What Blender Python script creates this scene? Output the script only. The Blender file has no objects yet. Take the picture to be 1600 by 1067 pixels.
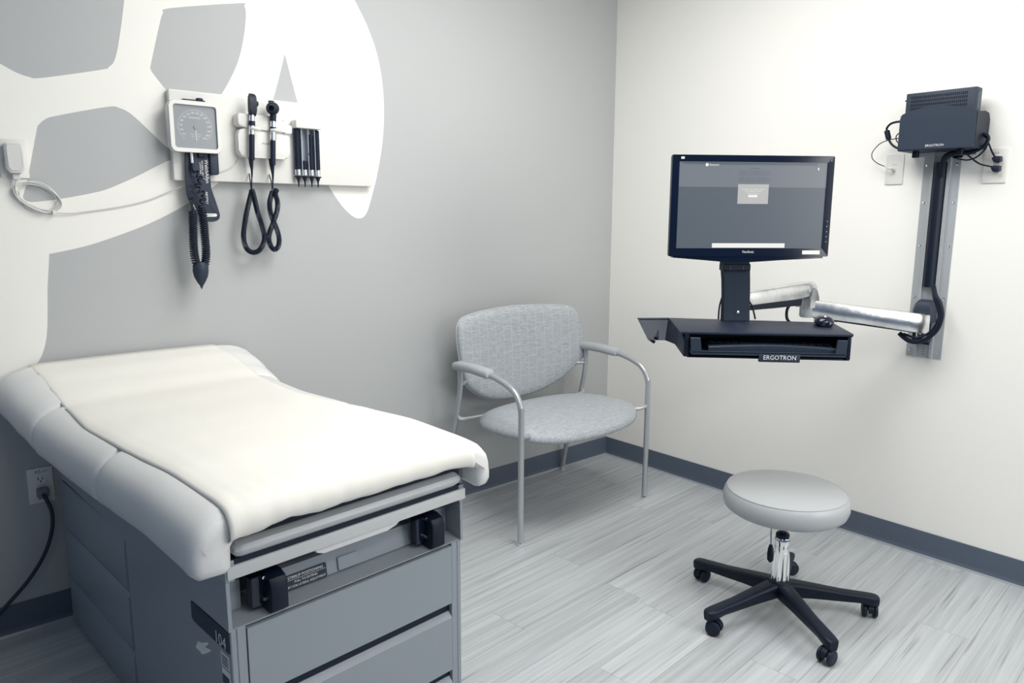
import bpy, bmesh, math, random
from mathutils import Vector, Matrix, noise
random.seed(7)
PI = math.pi
SC = bpy.context.scene
COL = SC.collection

# ------------------------------------------------------------------ camera
CAM = Vector((-3.11553, -2.73663, 1.35))
yaw, pitch, roll = 0.71862, 0.168782, 0.0049775
Fw = Vector((math.sin(yaw)*math.cos(pitch), math.cos(yaw)*math.cos(pitch), -math.sin(pitch)))
Rt = Vector((math.cos(yaw), -math.sin(yaw), 0))
Up = Rt.cross(Fw)
c_, s_ = math.cos(roll), math.sin(roll)
R2 = Rt*c_ + Up*s_
U2 = Up*c_ - Rt*s_
cd = bpy.data.cameras.new('camera')
cam = bpy.data.objects.new('camera', cd)
COL.objects.link(cam)
cam.matrix_world = Matrix(((R2.x, U2.x, -Fw.x, CAM.x), (R2.y, U2.y, -Fw.y, CAM.y), (R2.z, U2.z, -Fw.z, CAM.z), (0, 0, 0, 1)))
cd.sensor_width = 36
cd.lens = 1156.62*36/1600
cd.clip_start = 0.02
SC.camera = cam

# ------------------------------------------------------------------ world, light, exposure
w = bpy.data.worlds.new('world')
SC.world = w
w.use_nodes = True
w.node_tree.nodes['Background'].inputs[0].default_value = (0.36, 0.60, 1.0, 1)
w.node_tree.nodes['Background'].inputs[1].default_value = 0.18
SC.view_settings.view_transform = 'Standard'
SC.view_settings.look = 'None'
SC.view_settings.gamma = 1
SC.view_settings.use_curve_mapping = False
SC.view_settings.exposure = 0.08


def area(name, loc, size, energy, color=(1, 1, 1), target=None, spread=180):
    l = bpy.data.lights.new(name, 'AREA')
    l.shape = 'RECTANGLE'
    l.size, l.size_y = size
    l.energy = energy
    l.color = color
    l.spread = math.radians(spread)
    o = bpy.data.objects.new(name, l)
    o.location = loc
    if target is not None:
        o.rotation_euler = (Vector(target)-Vector(loc)).to_track_quat('-Z', 'Y').to_euler()
    COL.objects.link(o)
    return o


area('ceiling_lamp_light', (-1.45, -1.35, 2.66), (1.18, 1.18), 41, (1.0, 0.995, 0.975))
area('ceiling_lamp_light', (-2.05, -3.25, 2.66), (1.18, 0.58), 20, (1.0, 0.995, 0.975))
area('added_fill_light', (-.62, -3.95, 1.75), (1.15, 1.5), 36, (1.0, 0.985, 0.95), (-.9, 0, 1.2))  # added frontal fill behind the camera; no window is modelled there
area('added_fill_light', (-3.85, -3.35, 1.75), (1.3, 1.3), 5, (1.0, 0.985, 0.95), (0, -1.1, 1.0))  # weak added fill from the left rear, also without a window


# ------------------------------------------------------------------ helpers
def lin(c):
    c /= 255
    return c/12.92 if c <= 0.04045 else ((c+0.055)/1.055)**2.4


def rgb(r, g, b):
    return (lin(r), lin(g), lin(b), 1)


MATS = {}


def mat(name, col, rough=0.5, metal=0.0, spec=0.5, bump=None, var=None, emit=None, coat=0, trans=0):
    m = bpy.data.materials.new(name)
    m.use_nodes = True
    nt = m.node_tree
    b = nt.nodes['Principled BSDF']
    b.inputs['Base Color'].default_value = col
    b.inputs['Roughness'].default_value = rough
    b.inputs['Metallic'].default_value = metal
    b.inputs['Specular IOR Level'].default_value = spec
    b.inputs['Coat Weight'].default_value = coat
    b.inputs['Transmission Weight'].default_value = trans
    if emit:
        b.inputs['Emission Color'].default_value = emit[0]
        b.inputs['Emission Strength'].default_value = emit[1]
    tc = nt.nodes.new('ShaderNodeTexCoord')
    if var:      # (scale, amount, (sx,sy,sz))
        mp = nt.nodes.new('ShaderNodeMapping')
        mp.inputs['Scale'].default_value = var[2] if len(var) > 2 else (1, 1, 1)
        nt.links.new(tc.outputs['Object'], mp.inputs['Vector'])
        n = nt.nodes.new('ShaderNodeTexNoise')
        n.inputs['Scale'].default_value = var[0]
        n.inputs['Detail'].default_value = 5
        nt.links.new(mp.outputs[0], n.inputs['Vector'])
        r = nt.nodes.new('ShaderNodeValToRGB')
        a = var[1]
        r.color_ramp.elements[0].position = 0.3
        r.color_ramp.elements[1].position = 0.7
        r.color_ramp.elements[0].color = tuple(x*(1-a) for x in col[:3])+(1,)
        r.color_ramp.elements[1].color = tuple(min(1, x*(1+a)) for x in col[:3])+(1,)
        nt.links.new(n.outputs['Fac'], r.inputs[0])
        nt.links.new(r.outputs[0], b.inputs['Base Color'])
    if bump:     # (scale, strength)
        n2 = nt.nodes.new('ShaderNodeTexNoise')
        n2.inputs['Scale'].default_value = bump[0]
        n2.inputs['Detail'].default_value = 4
        nt.links.new(tc.outputs['Object'], n2.inputs['Vector'])
        bp = nt.nodes.new('ShaderNodeBump')
        bp.inputs['Strength'].default_value = bump[1]
        bp.inputs['Distance'].default_value = 0.002
        nt.links.new(n2.outputs['Fac'], bp.inputs['Height'])
        nt.links.new(bp.outputs[0], b.inputs['Normal'])
    MATS[name] = m
    return m


M_WHITE = mat('white_paint', (0.87, 0.855, 0.81, 1), 0.55, spec=0.3, bump=(260, 0.08))
M_GREYWALL = mat('grey_paint', (0.428, 0.437, 0.436, 1), 0.5, spec=0.3, bump=(260, 0.08))
M_MURAL = mat('mural_paint', (0.82, 0.805, 0.755, 1), 0.5, spec=0.3, bump=(260, 0.08))
M_BASE = mat('vinyl_base', rgb(82, 92, 106), 0.45, spec=0.35)
M_TOE_SHINE = mat('painted_toe_shine', rgb(150, 154, 160), 0.3)  # paler than the base: glossy highlight put into the colour
M_SUB = mat('subfloor', rgb(96, 100, 106), 0.8)
M_PLASTIC = mat('white_plastic', (0.72, 0.71, 0.675, 1), 0.4, spec=0.35)
M_PLASTIC2 = mat('pale_grey_plastic', (0.62, 0.62, 0.60, 1), 0.4)
M_BLACK = mat('black_plastic', (0.0035, 0.008, 0.020, 1), 0.45, spec=0.25, bump=(700, 0.15))
M_BLACKG = mat('black_gloss', (0.0035, 0.008, 0.022, 1), 0.12, spec=0.4)
M_BLACKM = mat('navy_black_metal', (0.024, 0.036, 0.058, 1), 0.5, spec=0.3, bump=(900, 0.1))
M_RUBBER = mat('black_rubber', (0.007, 0.013, 0.030, 1), 0.5, spec=0.3)
M_CHROME = mat('chrome', (0.85, 0.86, 0.86, 1), 0.09, 1.0)
M_ALU = mat('polished_aluminium', (0.68, 0.69, 0.69, 1), 0.24, 1.0, var=(12, 0.28, (1, 1, 1)), bump=(14, 0.6))
M_RAIL = mat('anodised_rail', (0.42, 0.44, 0.46, 1), 0.45, 0.3)
M_TUBE = mat('silver_paint_tube', (0.46, 0.48, 0.50, 1), 0.32, 0.55)
M_TABLE = mat('table_grey_enamel', rgb(140, 147, 155), 0.38, bump=(500, 0.04))
M_TABLED = mat('table_dark_channel', rgb(34, 42, 56), 0.6, spec=0.2)
M_RAILW = mat('pale_rail', rgb(196, 198, 198), 0.35)
M_VINYL = mat('upholstery_vinyl', (0.68, 0.68, 0.665, 1), 0.42, bump=(90, 0.12))
M_FOOT = mat('footrest_vinyl', rgb(188, 191, 194), 0.35)
M_PAPER = mat('exam_paper', (0.74, 0.722, 0.67, 1), 0.75, spec=0.15)
M_ARM = mat('arm_pad', rgb(168, 172, 176), 0.5)
M_STOOL = mat('stool_vinyl', rgb(168, 171, 173), 0.4, bump=(120, 0.08))
M_PRINTW = mat('print_white', (0.75, 0.75, 0.72, 1), 0.5)
M_PRINTD = mat('print_dark', rgb(60, 70, 85), 0.5)
M_GLASS = mat('gauge_glass', rgb(205, 207, 206), 0.08)
M_DIAL = mat('gauge_dial', rgb(128, 133, 138), 0.25, spec=0.35)
M_SCREEN = mat('screen_grey', rgb(50, 56, 64), 0.3, spec=0.3, emit=((0.085, 0.098, 0.115, 1), 0.80))
M_SCREENL = mat('screen_upper_band', rgb(60, 66, 74), 0.3, spec=0.3, emit=((0.155, 0.165, 0.178, 1), 0.80))
M_DLG = mat('screen_dialog', rgb(90, 90, 90), 0.3, spec=0.3, emit=((0.40, 0.405, 0.395, 1), 0.85))
M_DLGW = mat('screen_white', rgb(90, 90, 90), 0.3, spec=0.3, emit=((0.80, 0.80, 0.75, 1), 0.9))
M_SCRT = mat('screen_text_dark', rgb(50, 56, 64), 0.3, spec=0.3, emit=((0.10, 0.115, 0.135, 1), 0.8))
M_CLEAR = mat('clear_tube', rgb(150, 158, 168), 0.15)


def plank_mat():
    m = bpy.data.materials.new('linear_vinyl_plank')
    m.use_nodes = True
    nt = m.node_tree
    N, L = nt.nodes, nt.links
    b = N['Principled BSDF']
    tc = N.new('ShaderNodeTexCoord')
    oi = N.new('ShaderNodeObjectInfo')
    rnd = N.new('ShaderNodeVectorMath'); rnd.operation = 'SCALE'
    cmb = N.new('ShaderNodeCombineXYZ')
    L.new(oi.outputs['Random'], cmb.inputs[0]); L.new(oi.outputs['Random'], cmb.inputs[1])
    L.new(cmb.outputs[0], rnd.inputs[0]); rnd.inputs['Scale'].default_value = 40
    add = N.new('ShaderNodeVectorMath'); add.operation = 'ADD'
    L.new(tc.outputs['Object'], add.inputs[0]); L.new(rnd.outputs[0], add.inputs[1])

    def nz(sx, sy, detail, lo, hi, c0, c1):
        mp = N.new('ShaderNodeMapping')
        mp.inputs['Scale'].default_value = (sx, sy, 1)
        L.new(add.outputs[0], mp.inputs['Vector'])
        n = N.new('ShaderNodeTexNoise')
        n.inputs['Scale'].default_value = 1
        n.inputs['Detail'].default_value = detail
        L.new(mp.outputs[0], n.inputs['Vector'])
        r = N.new('ShaderNodeMapRange')
        r.inputs['From Min'].default_value = lo
        r.inputs['From Max'].default_value = hi
        r.inputs['To Min'].default_value = c0
        r.inputs['To Max'].default_value = c1
        L.new(n.outputs['Fac'], r.inputs['Value'])
        return r.outputs[0]
    a = nz(1.1, 38, 2, 0.35, 0.65, 0.89, 1.09)      # broad strips
    f = nz(2.2, 150, 3, 0.30, 0.70, 0.91, 1.07)     # fine strips
    d = nz(2.4, 85, 1, 0.62, 0.74, 1.0, 0.66)       # occasional dark streak
    e = nz(1.8, 70, 1, 0.63, 0.74, 1.0, 1.14)       # occasional pale streak
    t = N.new('ShaderNodeMapRange')
    L.new(oi.outputs['Random'], t.inputs['Value'])
    t.inputs['To Min'].default_value = 0.93; t.inputs['To Max'].default_value = 1.05
    cur = t.outputs[0]
    for x in (a, f, d, e):
        mu = N.new('ShaderNodeMath'); mu.operation = 'MULTIPLY'
        L.new(cur, mu.inputs[0]); L.new(x, mu.inputs[1])
        cur = mu.outputs[0]
    vm = N.new('ShaderNodeVectorMath'); vm.operation = 'SCALE'
    vm.inputs[0].default_value = (0.425, 0.445, 0.46)
    L.new(cur, vm.inputs['Scale'])
    L.new(vm.outputs[0], b.inputs['Base Color'])
    b.inputs['Roughness'].default_value = 0.36
    return m


M_PLANK = plank_mat()


def fabric_mat(name, col, col2, sx=9, line=0.0):
    m = bpy.data.materials.new(name)
    m.use_nodes = True
    nt = m.node_tree
    N, L = nt.nodes, nt.links
    b = N['Principled BSDF']
    tc = N.new('ShaderNodeTexCoord')
    mp = N.new('ShaderNodeMapping'); mp.inputs['Scale'].default_value = (38, 38, 330) if line else (40, 300, 40)
    L.new(tc.outputs['Object'], mp.inputs['Vector'])
    n = N.new('ShaderNodeTexNoise'); n.inputs['Scale'].default_value = 1; n.inputs['Detail'].default_value = 3
    L.new(mp.outputs[0], n.inputs['Vector'])
    br = N.new('ShaderNodeTexBrick')       # woven vertical dashes
    mp2 = N.new('ShaderNodeMapping'); mp2.inputs['Rotation'].default_value = (PI/2, 0, 0) if line else (0, 0, 0)
    mp3 = N.new('ShaderNodeMapping'); mp3.inputs['Rotation'].default_value = (0, 0, PI/2)
    L.new(tc.outputs['Object'], mp2.inputs['Vector']); L.new(mp2.outputs[0], mp3.inputs['Vector'])
    L.new(mp3.outputs[0], br.inputs['Vector'])
    br.inputs['Scale'].default_value = 1
    br.inputs['Brick Width'].default_value = 0.062
    br.inputs['Row Height'].default_value = 0.052
    br.inputs['Mortar Size'].default_value = 0.0016
    br.inputs['Mortar Smooth'].default_value = 0.6
    r = N.new('ShaderNodeMapRange')
    r.inputs['From Min'].default_value = 0.35; r.inputs['From Max'].default_value = 0.65
    r.inputs['To Min'].default_value = 0.0; r.inputs['To Max'].default_value = 1.0
    L.new(n.outputs['Fac'], r.inputs['Value'])
    mx = N.new('ShaderNodeMix'); mx.data_type = 'RGBA'
    mx.inputs['A'].default_value = col; mx.inputs['B'].default_value = col2
    L.new(r.outputs[0], mx.inputs['Factor'])
    mx2 = N.new('ShaderNodeMix'); mx2.data_type = 'RGBA'
    L.new(mx.outputs['Result'], mx2.inputs['A'])
    mx2.inputs['B'].default_value = tuple(min(1, x*1.35) for x in col2[:3])+(1,)
    sc = N.new('ShaderNodeMath'); sc.operation = 'MULTIPLY'; sc.inputs[1].default_value = 0.5 if line else 0.3
    L.new(br.outputs['Fac'], sc.inputs[0]); L.new(sc.outputs[0], mx2.inputs['Factor'])
    L.new(mx2.outputs['Result'], b.inputs['Base Color'])
    b.inputs['Roughness'].default_value = 0.6
    bp = N.new('ShaderNodeBump'); bp.inputs['Strength'].default_value = 0.25; bp.inputs['Distance'].default_value = 0.001
    L.new(n.outputs['Fac'], bp.inputs['Height']); L.new(bp.outputs[0], b.inputs['Normal'])
    return m


M_FAB_BACK = fabric_mat('chair_back_fabric', rgb(150, 156, 161), rgb(176, 180, 183), line=1)
M_FAB_SEAT = fabric_mat('chair_seat_fabric', rgb(150, 156, 162), rgb(172, 176, 180))


class MB:
    """collects shapes in one bmesh; build() links them as one object"""
    def __init__(s):
        s.bm = bmesh.new()

    def verts(s, pts):
        return [s.bm.verts.new(p) for p in pts]

    def face(s, vs):
        try:
            return s.bm.faces.new(vs)
        except ValueError:
            return None

    def poly(s, pts):
        s.face(s.verts(pts)); return s

    def box(s, x0, x1, y0, y1, z0, z1, bev=0.0, seg=2, M=None):
        b = bmesh.new()
        bmesh.ops.create_cube(b, size=1)
        for v in b.verts:
            v.co = Vector(((x0+x1)/2+v.co.x*(x1-x0), (y0+y1)/2+v.co.y*(y1-y0), (z0+z1)/2+v.co.z*(z1-z0)))
        if bev:
            bmesh.ops.bevel(b, geom=b.edges[:], offset=bev, segments=seg, affect='EDGES', profile=0.5)
        if M:
            bmesh.ops.transform(b, matrix=M, verts=b.verts)
        s.merge(b); return s

    def merge(s, b):
        me = bpy.data.meshes.new('tmp')
        b.to_mesh(me); b.free()
        s.bm.from_mesh(me)
        bpy.data.meshes.remove(me)

    def loft(s, rings, close=True, caps=True):
        """rings: lists of equal length; each ring a closed loop if close"""
        R = [s.verts(r) for r in rings]
        n = len(R[0])
        for a, b in zip(R, R[1:]):
            for i in range(n if close else n-1):
                j = (i+1) % n
                s.face([a[i], a[j], b[j], b[i]])
        if caps:
            s.face(R[0][::-1]); s.face(R[-1])
        return s

    def tube(s, pts, r, n=10, caps=True, closed=False):
        P = [Vector(p) for p in pts]
        rr = r if isinstance(r, (list, tuple)) else [r]*len(P)
        rings = []
        up = None
        m = len(P)
        for i, p in enumerate(P):
            if closed:
                t = P[(i+1) % m]-P[i-1]
            else:
                t = P[min(i+1, m-1)]-P[max(i-1, 0)]
            t.normalize()
            if up is None:
                up = t.orthogonal().normalized()
            else:
                up = (up-t*up.dot(t))
                up = up.normalized() if up.length > 1e-6 else t.orthogonal().normalized()
            bn = t.cross(up)
            rings.append([p+(up*math.cos(2*PI*k/n)+bn*math.sin(2*PI*k/n))*rr[i] for k in range(n)])
        if closed:
            rings.append(rings[0])
            caps = False
        s.loft(rings, caps=caps); return s

    def lathe(s, prof, n=32, M=None, caps=True):
        rings = []
        for r, z in prof:
            ring = [Vector((r*math.cos(2*PI*k/n), r*math.sin(2*PI*k/n), z)) for k in range(n)]
            if M:
                ring = [M @ v for v in ring]
            rings.append(ring)
        s.loft(rings, caps=caps); return s

    def prism(s, poly, f, t0, t1, bev=0.0, seg=2):
        b = bmesh.new()
        lo = [b.verts.new((p[0], p[1], t0)) for p in poly]
        hi = [b.verts.new((p[0], p[1], t1)) for p in poly]
        n = len(poly)
        fb = b.faces.new(lo[::-1]); ft = b.faces.new(hi)
        for i in range(n):
            b.faces.new([lo[i], lo[(i+1) % n], hi[(i+1) % n], hi[i]])
        if bev:
            bmesh.ops.bevel(b, geom=list(set(list(fb.edges)+list(ft.edges))), offset=bev, segments=seg, affect='EDGES', profile=0.5)
        for v in b.verts:
            v.co = Vector(f(v.co.x, v.co.y, v.co.z))
        s.merge(b); return s

    def build(s, name, m, parent=None, loc=(0, 0, 0), smooth=35):
        bmesh.ops.remove_doubles(s.bm, verts=s.bm.verts, dist=1e-6)
        bmesh.ops.recalc_face_normals(s.bm, faces=s.bm.faces)
        me = bpy.data.meshes.new(name)
        s.bm.to_mesh(me); s.bm.free()
        me.materials.append(m)
        for p in me.polygons:
            p.use_smooth = True
        me.set_sharp_from_angle(angle=math.radians(smooth))
        o = bpy.data.objects.new(name, me)
        COL.objects.link(o)
        o.location = loc
        if parent:
            o.parent = parent
        return o


def thing(name, label, cat, loc=(0, 0, 0), rotz=0, group=None):
    o = bpy.data.objects.new(name, None)
    o.empty_display_size = 0.05
    COL.objects.link(o)
    o.location = loc
    o.rotation_euler = (0, 0, rotz)
    return tag(o, label, cat, group)


def tag(o, label, cat, group=None):
    o['label'] = label
    o['category'] = cat
    if group:
        o['group'] = group
    return o


def struct(o):
    o['kind'] = 'structure'
    return o


def rrect(x0, x1, y0, y1, r, n=6):
    out = []
    for cx, cy, a0 in ((x1-r, y1-r, 0), (x0+r, y1-r, 90), (x0+r, y0+r, 180), (x1-r, y0+r, 270)):
        for k in range(n+1):
            a = math.radians(a0+90*k/n)
            out.append((cx+r*math.cos(a), cy+r*math.sin(a)))
    return out


def smooth_path(pts, n=8):
    """Catmull-Rom through the points"""
    P = [Vector(p) for p in pts]
    out = []
    for i in range(len(P)-1):
        p0 = P[max(i-1, 0)]; p1 = P[i]; p2 = P[i+1]; p3 = P[min(i+2, len(P)-1)]
        for k in range(n):
            t = k/n
            out.append(0.5*((2*p1)+(p2-p0)*t+(2*p0-5*p1+4*p2-p3)*t*t+(3*p1-p0-3*p2+p3)*t**3))
    out.append(P[-1])
    return out


def coil_path(path, R, pitch, n=9):
    """helix of radius R around a smooth path"""
    P = [Vector(p) for p in path]
    L = [0]
    for a, b in zip(P, P[1:]):
        L.append(L[-1]+(b-a).length)
    total = L[-1]
    turns = total/pitch
    N = int(turns*n)
    out = []
    up = Vector((0, 1, 0)); j = 0
    for k in range(N+1):
        d = total*k/N
        while j < len(L)-2 and L[j+1] < d:
            j += 1
        t = (d-L[j])/max(L[j+1]-L[j], 1e-9)
        p = P[j].lerp(P[j+1], t)
        T = (P[j+1]-P[j]).normalized()
        u = (up-T*up.dot(T))
        up = u.normalized() if u.length > 1e-5 else T.orthogonal().normalized()
        b = T.cross(up)
        a = 2*PI*k/n
        out.append(p+(up*math.cos(a)+b*math.sin(a))*R)
    return out


def text(body, size, m, parent, M, name='lettering', ext=0.0003, align='CENTER', xs=1.0):
    cu = bpy.data.curves.new('t', 'FONT')
    cu.body = body
    cu.size = size
    cu.align_x = align
    cu.align_y = 'CENTER'
    cu.resolution_u = 2
    o = bpy.data.objects.new('t', cu)
    COL.objects.link(o)
    bpy.context.view_layer.update()
    me = bpy.data.meshes.new_from_object(o.evaluated_get(bpy.context.evaluated_depsgraph_get()))
    bpy.data.objects.remove(o)
    bpy.data.curves.remove(cu)
    if not len(me.polygons):
        return None
    me.name = name
    me.transform(M @ Matrix.Diagonal((xs, 1, 1, 1)))
    me.materials.clear()
    me.materials.append(m)
    t = bpy.data.objects.new(name, me)
    COL.objects.link(t)
    t.parent = parent
    return t


def frame(o, x, y, z):
    """matrix whose columns are the given axes at origin o (text lies in its xy plane)"""
    x, y, z, o = Vector(x), Vector(y), Vector(z), Vector(o)
    return Matrix(((x.x, y.x, z.x, o.x), (x.y, y.y, z.y, o.y), (x.z, y.z, z.z, o.z), (0, 0, 0, 1)))


XZ = lambda a, b, t: (a, t, b)        # polygon drawn in x,z; extruded along y
YZ = lambda a, b, t: (t, a, b)        # polygon drawn in y,z; extruded along x
XY = lambda a, b, t: (a, b, t)

# ------------------------------------------------------------------ the room
X0, Y0, ZC = -3.9, -4.0, 2.70
struct(MB().box(X0, 0.12, 0.0, 0.12, -0.06, ZC).build('wall_back', M_GREYWALL))
struct(MB().box(0.0, 0.12, Y0, 0.0, -0.06, ZC).build('wall_right', M_WHITE))
struct(MB().box(X0, 0.12, Y0, 0.12, ZC, ZC+0.1).build('ceiling', M_WHITE))
floor = struct(MB().box(X0, 0.0, Y0, 0.0, -0.06, -0.003).build('floor', M_SUB))


def clip(poly, nx, ny, c):            # keep nx*x+ny*y <= c
    out = []
    for i in range(len(poly)):
        a, b = poly[i], poly[(i+1) % len(poly)]
        da, db = nx*a[0]+ny*a[1]-c, nx*b[0]+ny*b[1]-c
        if da <= 0:
            out.append(a)
        if (da < 0 < db) or (db < 0 < da):
            t = da/(da-db)
            out.append((a[0]+(b[0]-a[0])*t, a[1]+(b[1]-a[1])*t))
    return out


def planks():
    a = math.radians(4.0)
    ca, sa = math.cos(a), math.sin(a)
    PW, PL, g = 0.152, 1.22, 0.0004
    rows = int(5.0/PW)
    for r in range(-2, rows):
        v1 = 0.26 - r*PW
        off = random.uniform(0, PL)
        u = -4.8-off
        while u < 0.6:
            q = [(u+g, v1-PW+g), (u+PL-g, v1-PW+g), (u+PL-g, v1-g), (u+g, v1-g)]
            wq = [(x*ca-y*sa, x*sa+y*ca) for x, y in q]
            for h in ((1, 0, -0.006), (-1, 0, 3.6), (0, 1, -0.006), (0, -1, 3.3)):
                if wq:
                    wq = clip(wq, *h)
            cx, cy = u+PL/2, v1-PW/2
            u += PL
            if len(wq) < 3:
                continue
            ar = abs(sum(wq[i][0]*wq[(i+1) % len(wq)][1]-wq[(i+1) % len(wq)][0]*wq[i][1] for i in range(len(wq))))/2
            if ar < 0.002:
                continue
            ox, oy = cx*ca-cy*sa, cx*sa+cy*ca
            loc = [((x-ox)*ca+(y-oy)*sa, -(x-ox)*sa+(y-oy)*ca) for x, y in wq]
            o = MB().prism(loc, XY, -0.003, 0.0).build('plank', M_PLANK, floor, (ox, oy, 0))
            o.rotation_euler = (0, 0, a)


planks()


def baseboard(name, along):
    prof = [(0.0, 0.0), (0.016, 0.0), (0.0135, 0.006), (0.008, 0.014), (0.006, 0.022), (0.006, 0.094), (0.0045, 0.0985), (0.0, 0.0985)]
    m = MB()
    if along == 'x':
        m.loft([[(X0, -a-0.0002, b) for a, b in prof], [(-0.0002, -a-0.0002, b) for a, b in prof]])
    else:
        m.loft([[(-a-0.0002, Y0, b) for a, b in prof], [(-a-0.0002, -0.0062, b) for a, b in prof]])
    o = struct(m.build(name, M_BASE))
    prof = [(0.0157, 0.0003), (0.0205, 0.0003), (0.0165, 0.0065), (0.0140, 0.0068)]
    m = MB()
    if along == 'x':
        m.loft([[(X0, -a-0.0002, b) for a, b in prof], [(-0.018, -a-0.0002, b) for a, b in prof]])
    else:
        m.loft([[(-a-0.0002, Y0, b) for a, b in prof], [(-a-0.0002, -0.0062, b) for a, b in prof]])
    m.build('toe_shine_strip', M_TOE_SHINE, o)  # separate strip that carries the painted highlight along the cove foot
    return o


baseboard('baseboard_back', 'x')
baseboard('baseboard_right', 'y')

# ------------------------------------------------------------------ painted mural on the back wall
OUT = [(-2.812, 2.055), (-1.641, 2.302), (-1.558, 2.167), (-1.495, 2.099), (-1.448, 1.979), (-1.431, 1.831), (-1.439, 1.677), (-1.467, 1.534), (-1.501, 1.416), (-1.533, 1.351), (-1.563, 1.335), (-1.598, 1.348), (-1.648, 1.393), (-1.702, 1.47), (-1.751, 1.595), (-1.809, 1.768)]
OUT_A = [(-1.64, 2.36), (-1.60, 2.27), (-1.558, 2.19), (-1.495, 2.085), (-1.451, 1.97), (-1.431, 1.831), (-1.437, 1.677), (-1.465, 1.534), (-1.501, 1.416), (-1.528, 1.352), (-1.560, 1.334), (-1.598, 1.348), (-1.648, 1.397), (-1.702, 1.48), (-1.751, 1.595), (-1.809, 1.768), (-1.851, 1.934)]
OUT_B = [(-1.853, 1.934), (-1.91, 1.758), (-1.978, 1.627), (-2.055, 1.53), (-2.14, 1.448), (-2.243, 1.381), (-2.352, 1.323), (-2.456, 1.281), (-2.563, 1.245), (-2.669, 1.222)]
OUT_C = [(-2.683, 1.115), (-2.694, 0.993), (-2.706, 0.932), (-2.728, 0.883), (-2.776, 0.827), (-2.838, 0.795), (-2.936, 0.781)]
H1 = [(-2.95, 1.90), (-2.88, 1.862), (-2.80, 1.815), (-2.746, 1.786), (-2.708, 1.766), (-2.676, 1.757), (-2.643, 1.758), (-2.475, 1.803), (-2.452, 1.815), (-2.434, 1.838), (-2.415, 1.907), (-2.391, 2.028), (-2.36, 2.20), (-2.40, 2.235), (-2.95, 2.12)]
H2 = [(-2.323, 1.844), (-2.286, 1.977), (-2.274, 2.008), (-2.25, 2.028), (-2.011, 2.086), (-1.997, 2.080), (-1.992, 2.053), (-2.003, 1.98), (-2.029, 1.889), (-2.073, 1.803), (-2.114, 1.749), (-2.178, 1.721), (-2.261, 1.745), (-2.314, 1.803), (-2.326, 1.824)]
H3 = [(-2.706, 1.456), (-2.67, 1.6), (-2.664, 1.616), (-2.646, 1.634), (-2.615, 1.648), (-2.468, 1.689), (-2.432, 1.689), (-2.398, 1.673), (-2.347, 1.626), (-2.293, 1.575), (-2.243, 1.548), (-2.297, 1.526), (-2.388, 1.476), (-2.450, 1.445), (-2.511, 1.42), (-2.62, 1.395), (-2.684, 1.385), (-2.708, 1.384), (-2.72, 1.390), (-2.723, 1.4), (-2.718, 1.417)]


def sm2(pts, n=5, closed=False):
    P = [(a, b, 0) for a, b in pts]
    if closed:
        P = [P[-1]]+P+[P[0], P[1]]
        q = smooth_path(P, n)
        q = q[n:-n-1]
    else:
        q = smooth_path(P, n)
    return [(v.x, v.y) for v in q]


def mural():
    from mathutils.geometry import tessellate_polygon
    outer = sm2(OUT_A)+sm2(OUT_B)+sm2(OUT_C)+[(-3.3, 0.78), (-3.3, 2.36)]
    loops = [outer, sm2(H1, 4, True), sm2(H2, 4, True), sm2(H3, 4, True)]
    tris = tessellate_polygon([[Vector((a, b, 0)) for a, b in l] for l in loops])
    flat = [p for l in loops for p in l]
    bm = bmesh.new()
    V = [bm.verts.new((a, -0.0008, b)) for a, b in flat]
    for t in tris:
        try:
            bm.faces.new([V[i] for i in t])
        except ValueError:
            pass
    m = MB(); m.bm.free(); m.bm = bm
    r = bmesh.ops.extrude_face_region(bm, geom=bm.faces[:])
    for v in r['geom']:
        if isinstance(v, bmesh.types.BMVert):
            v.co.y = -0.00005
    return tag(m.build('wall_mural', M_MURAL), 'large white rounded abstract shape painted across the grey wall, with grey openings', 'mural')


mural()


# ------------------------------------------------------------------ exam table
def catmull_lookup(tab, x):
    if x <= tab[0][0]:
        return tab[0][1]
    for (a, ya), (b, yb) in zip(tab, tab[1:]):
        if x <= b:
            t = (x-a)/(b-a); t = t*t*(3-2*t)*0.5+t*0.5
            return ya+(yb-ya)*t
    return tab[-1][1]


TH = math.radians(4.0)
TO = Vector((-2.62378, -1.29031, 0))
ZT = [(-0.07, .788), (0.0, .797), (.2, .803), (.42, .793), (.52, .787), (.8, .779), (1.0, .790), (1.1, .824), (1.2, .862), (1.29, .884)]
CT = [(-.07, .300), (.8, .300), (1.0, .292), (1.29, .262)]
WT = [(-.07, 1.0), (.9, 1.0), (1.29, 1.045)]
PROF = [(0, 0), (.20, 0), (.27, -.002), (.305, -.006), (.335, -.015), (.362, -.030), (.381, -.050), (.391, -.075), (.393, -.105), (.388, -.128), (.376, -.140), (.352, -.141), (.343, -.132), (.339, -.085), (.30, -.058), (0, -.058)]
PROF_L = PROF[:10]+[(.388, -.128), (.376, -.140), (.320, -.141), (.309, -.132), (.306, -.085), (.29, -.058), (0, -.058)]
VEND = lambda u: 1.278-0.070*u


def prof_z(du):
    du = abs(du)
    for (a, za), (b, zb) in zip(PROF, PROF[1:8]):
        if du <= b:
            return za+(zb-za)*(du-a)/max(b-a, 1e-6)
    return PROF[7][1]


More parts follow.
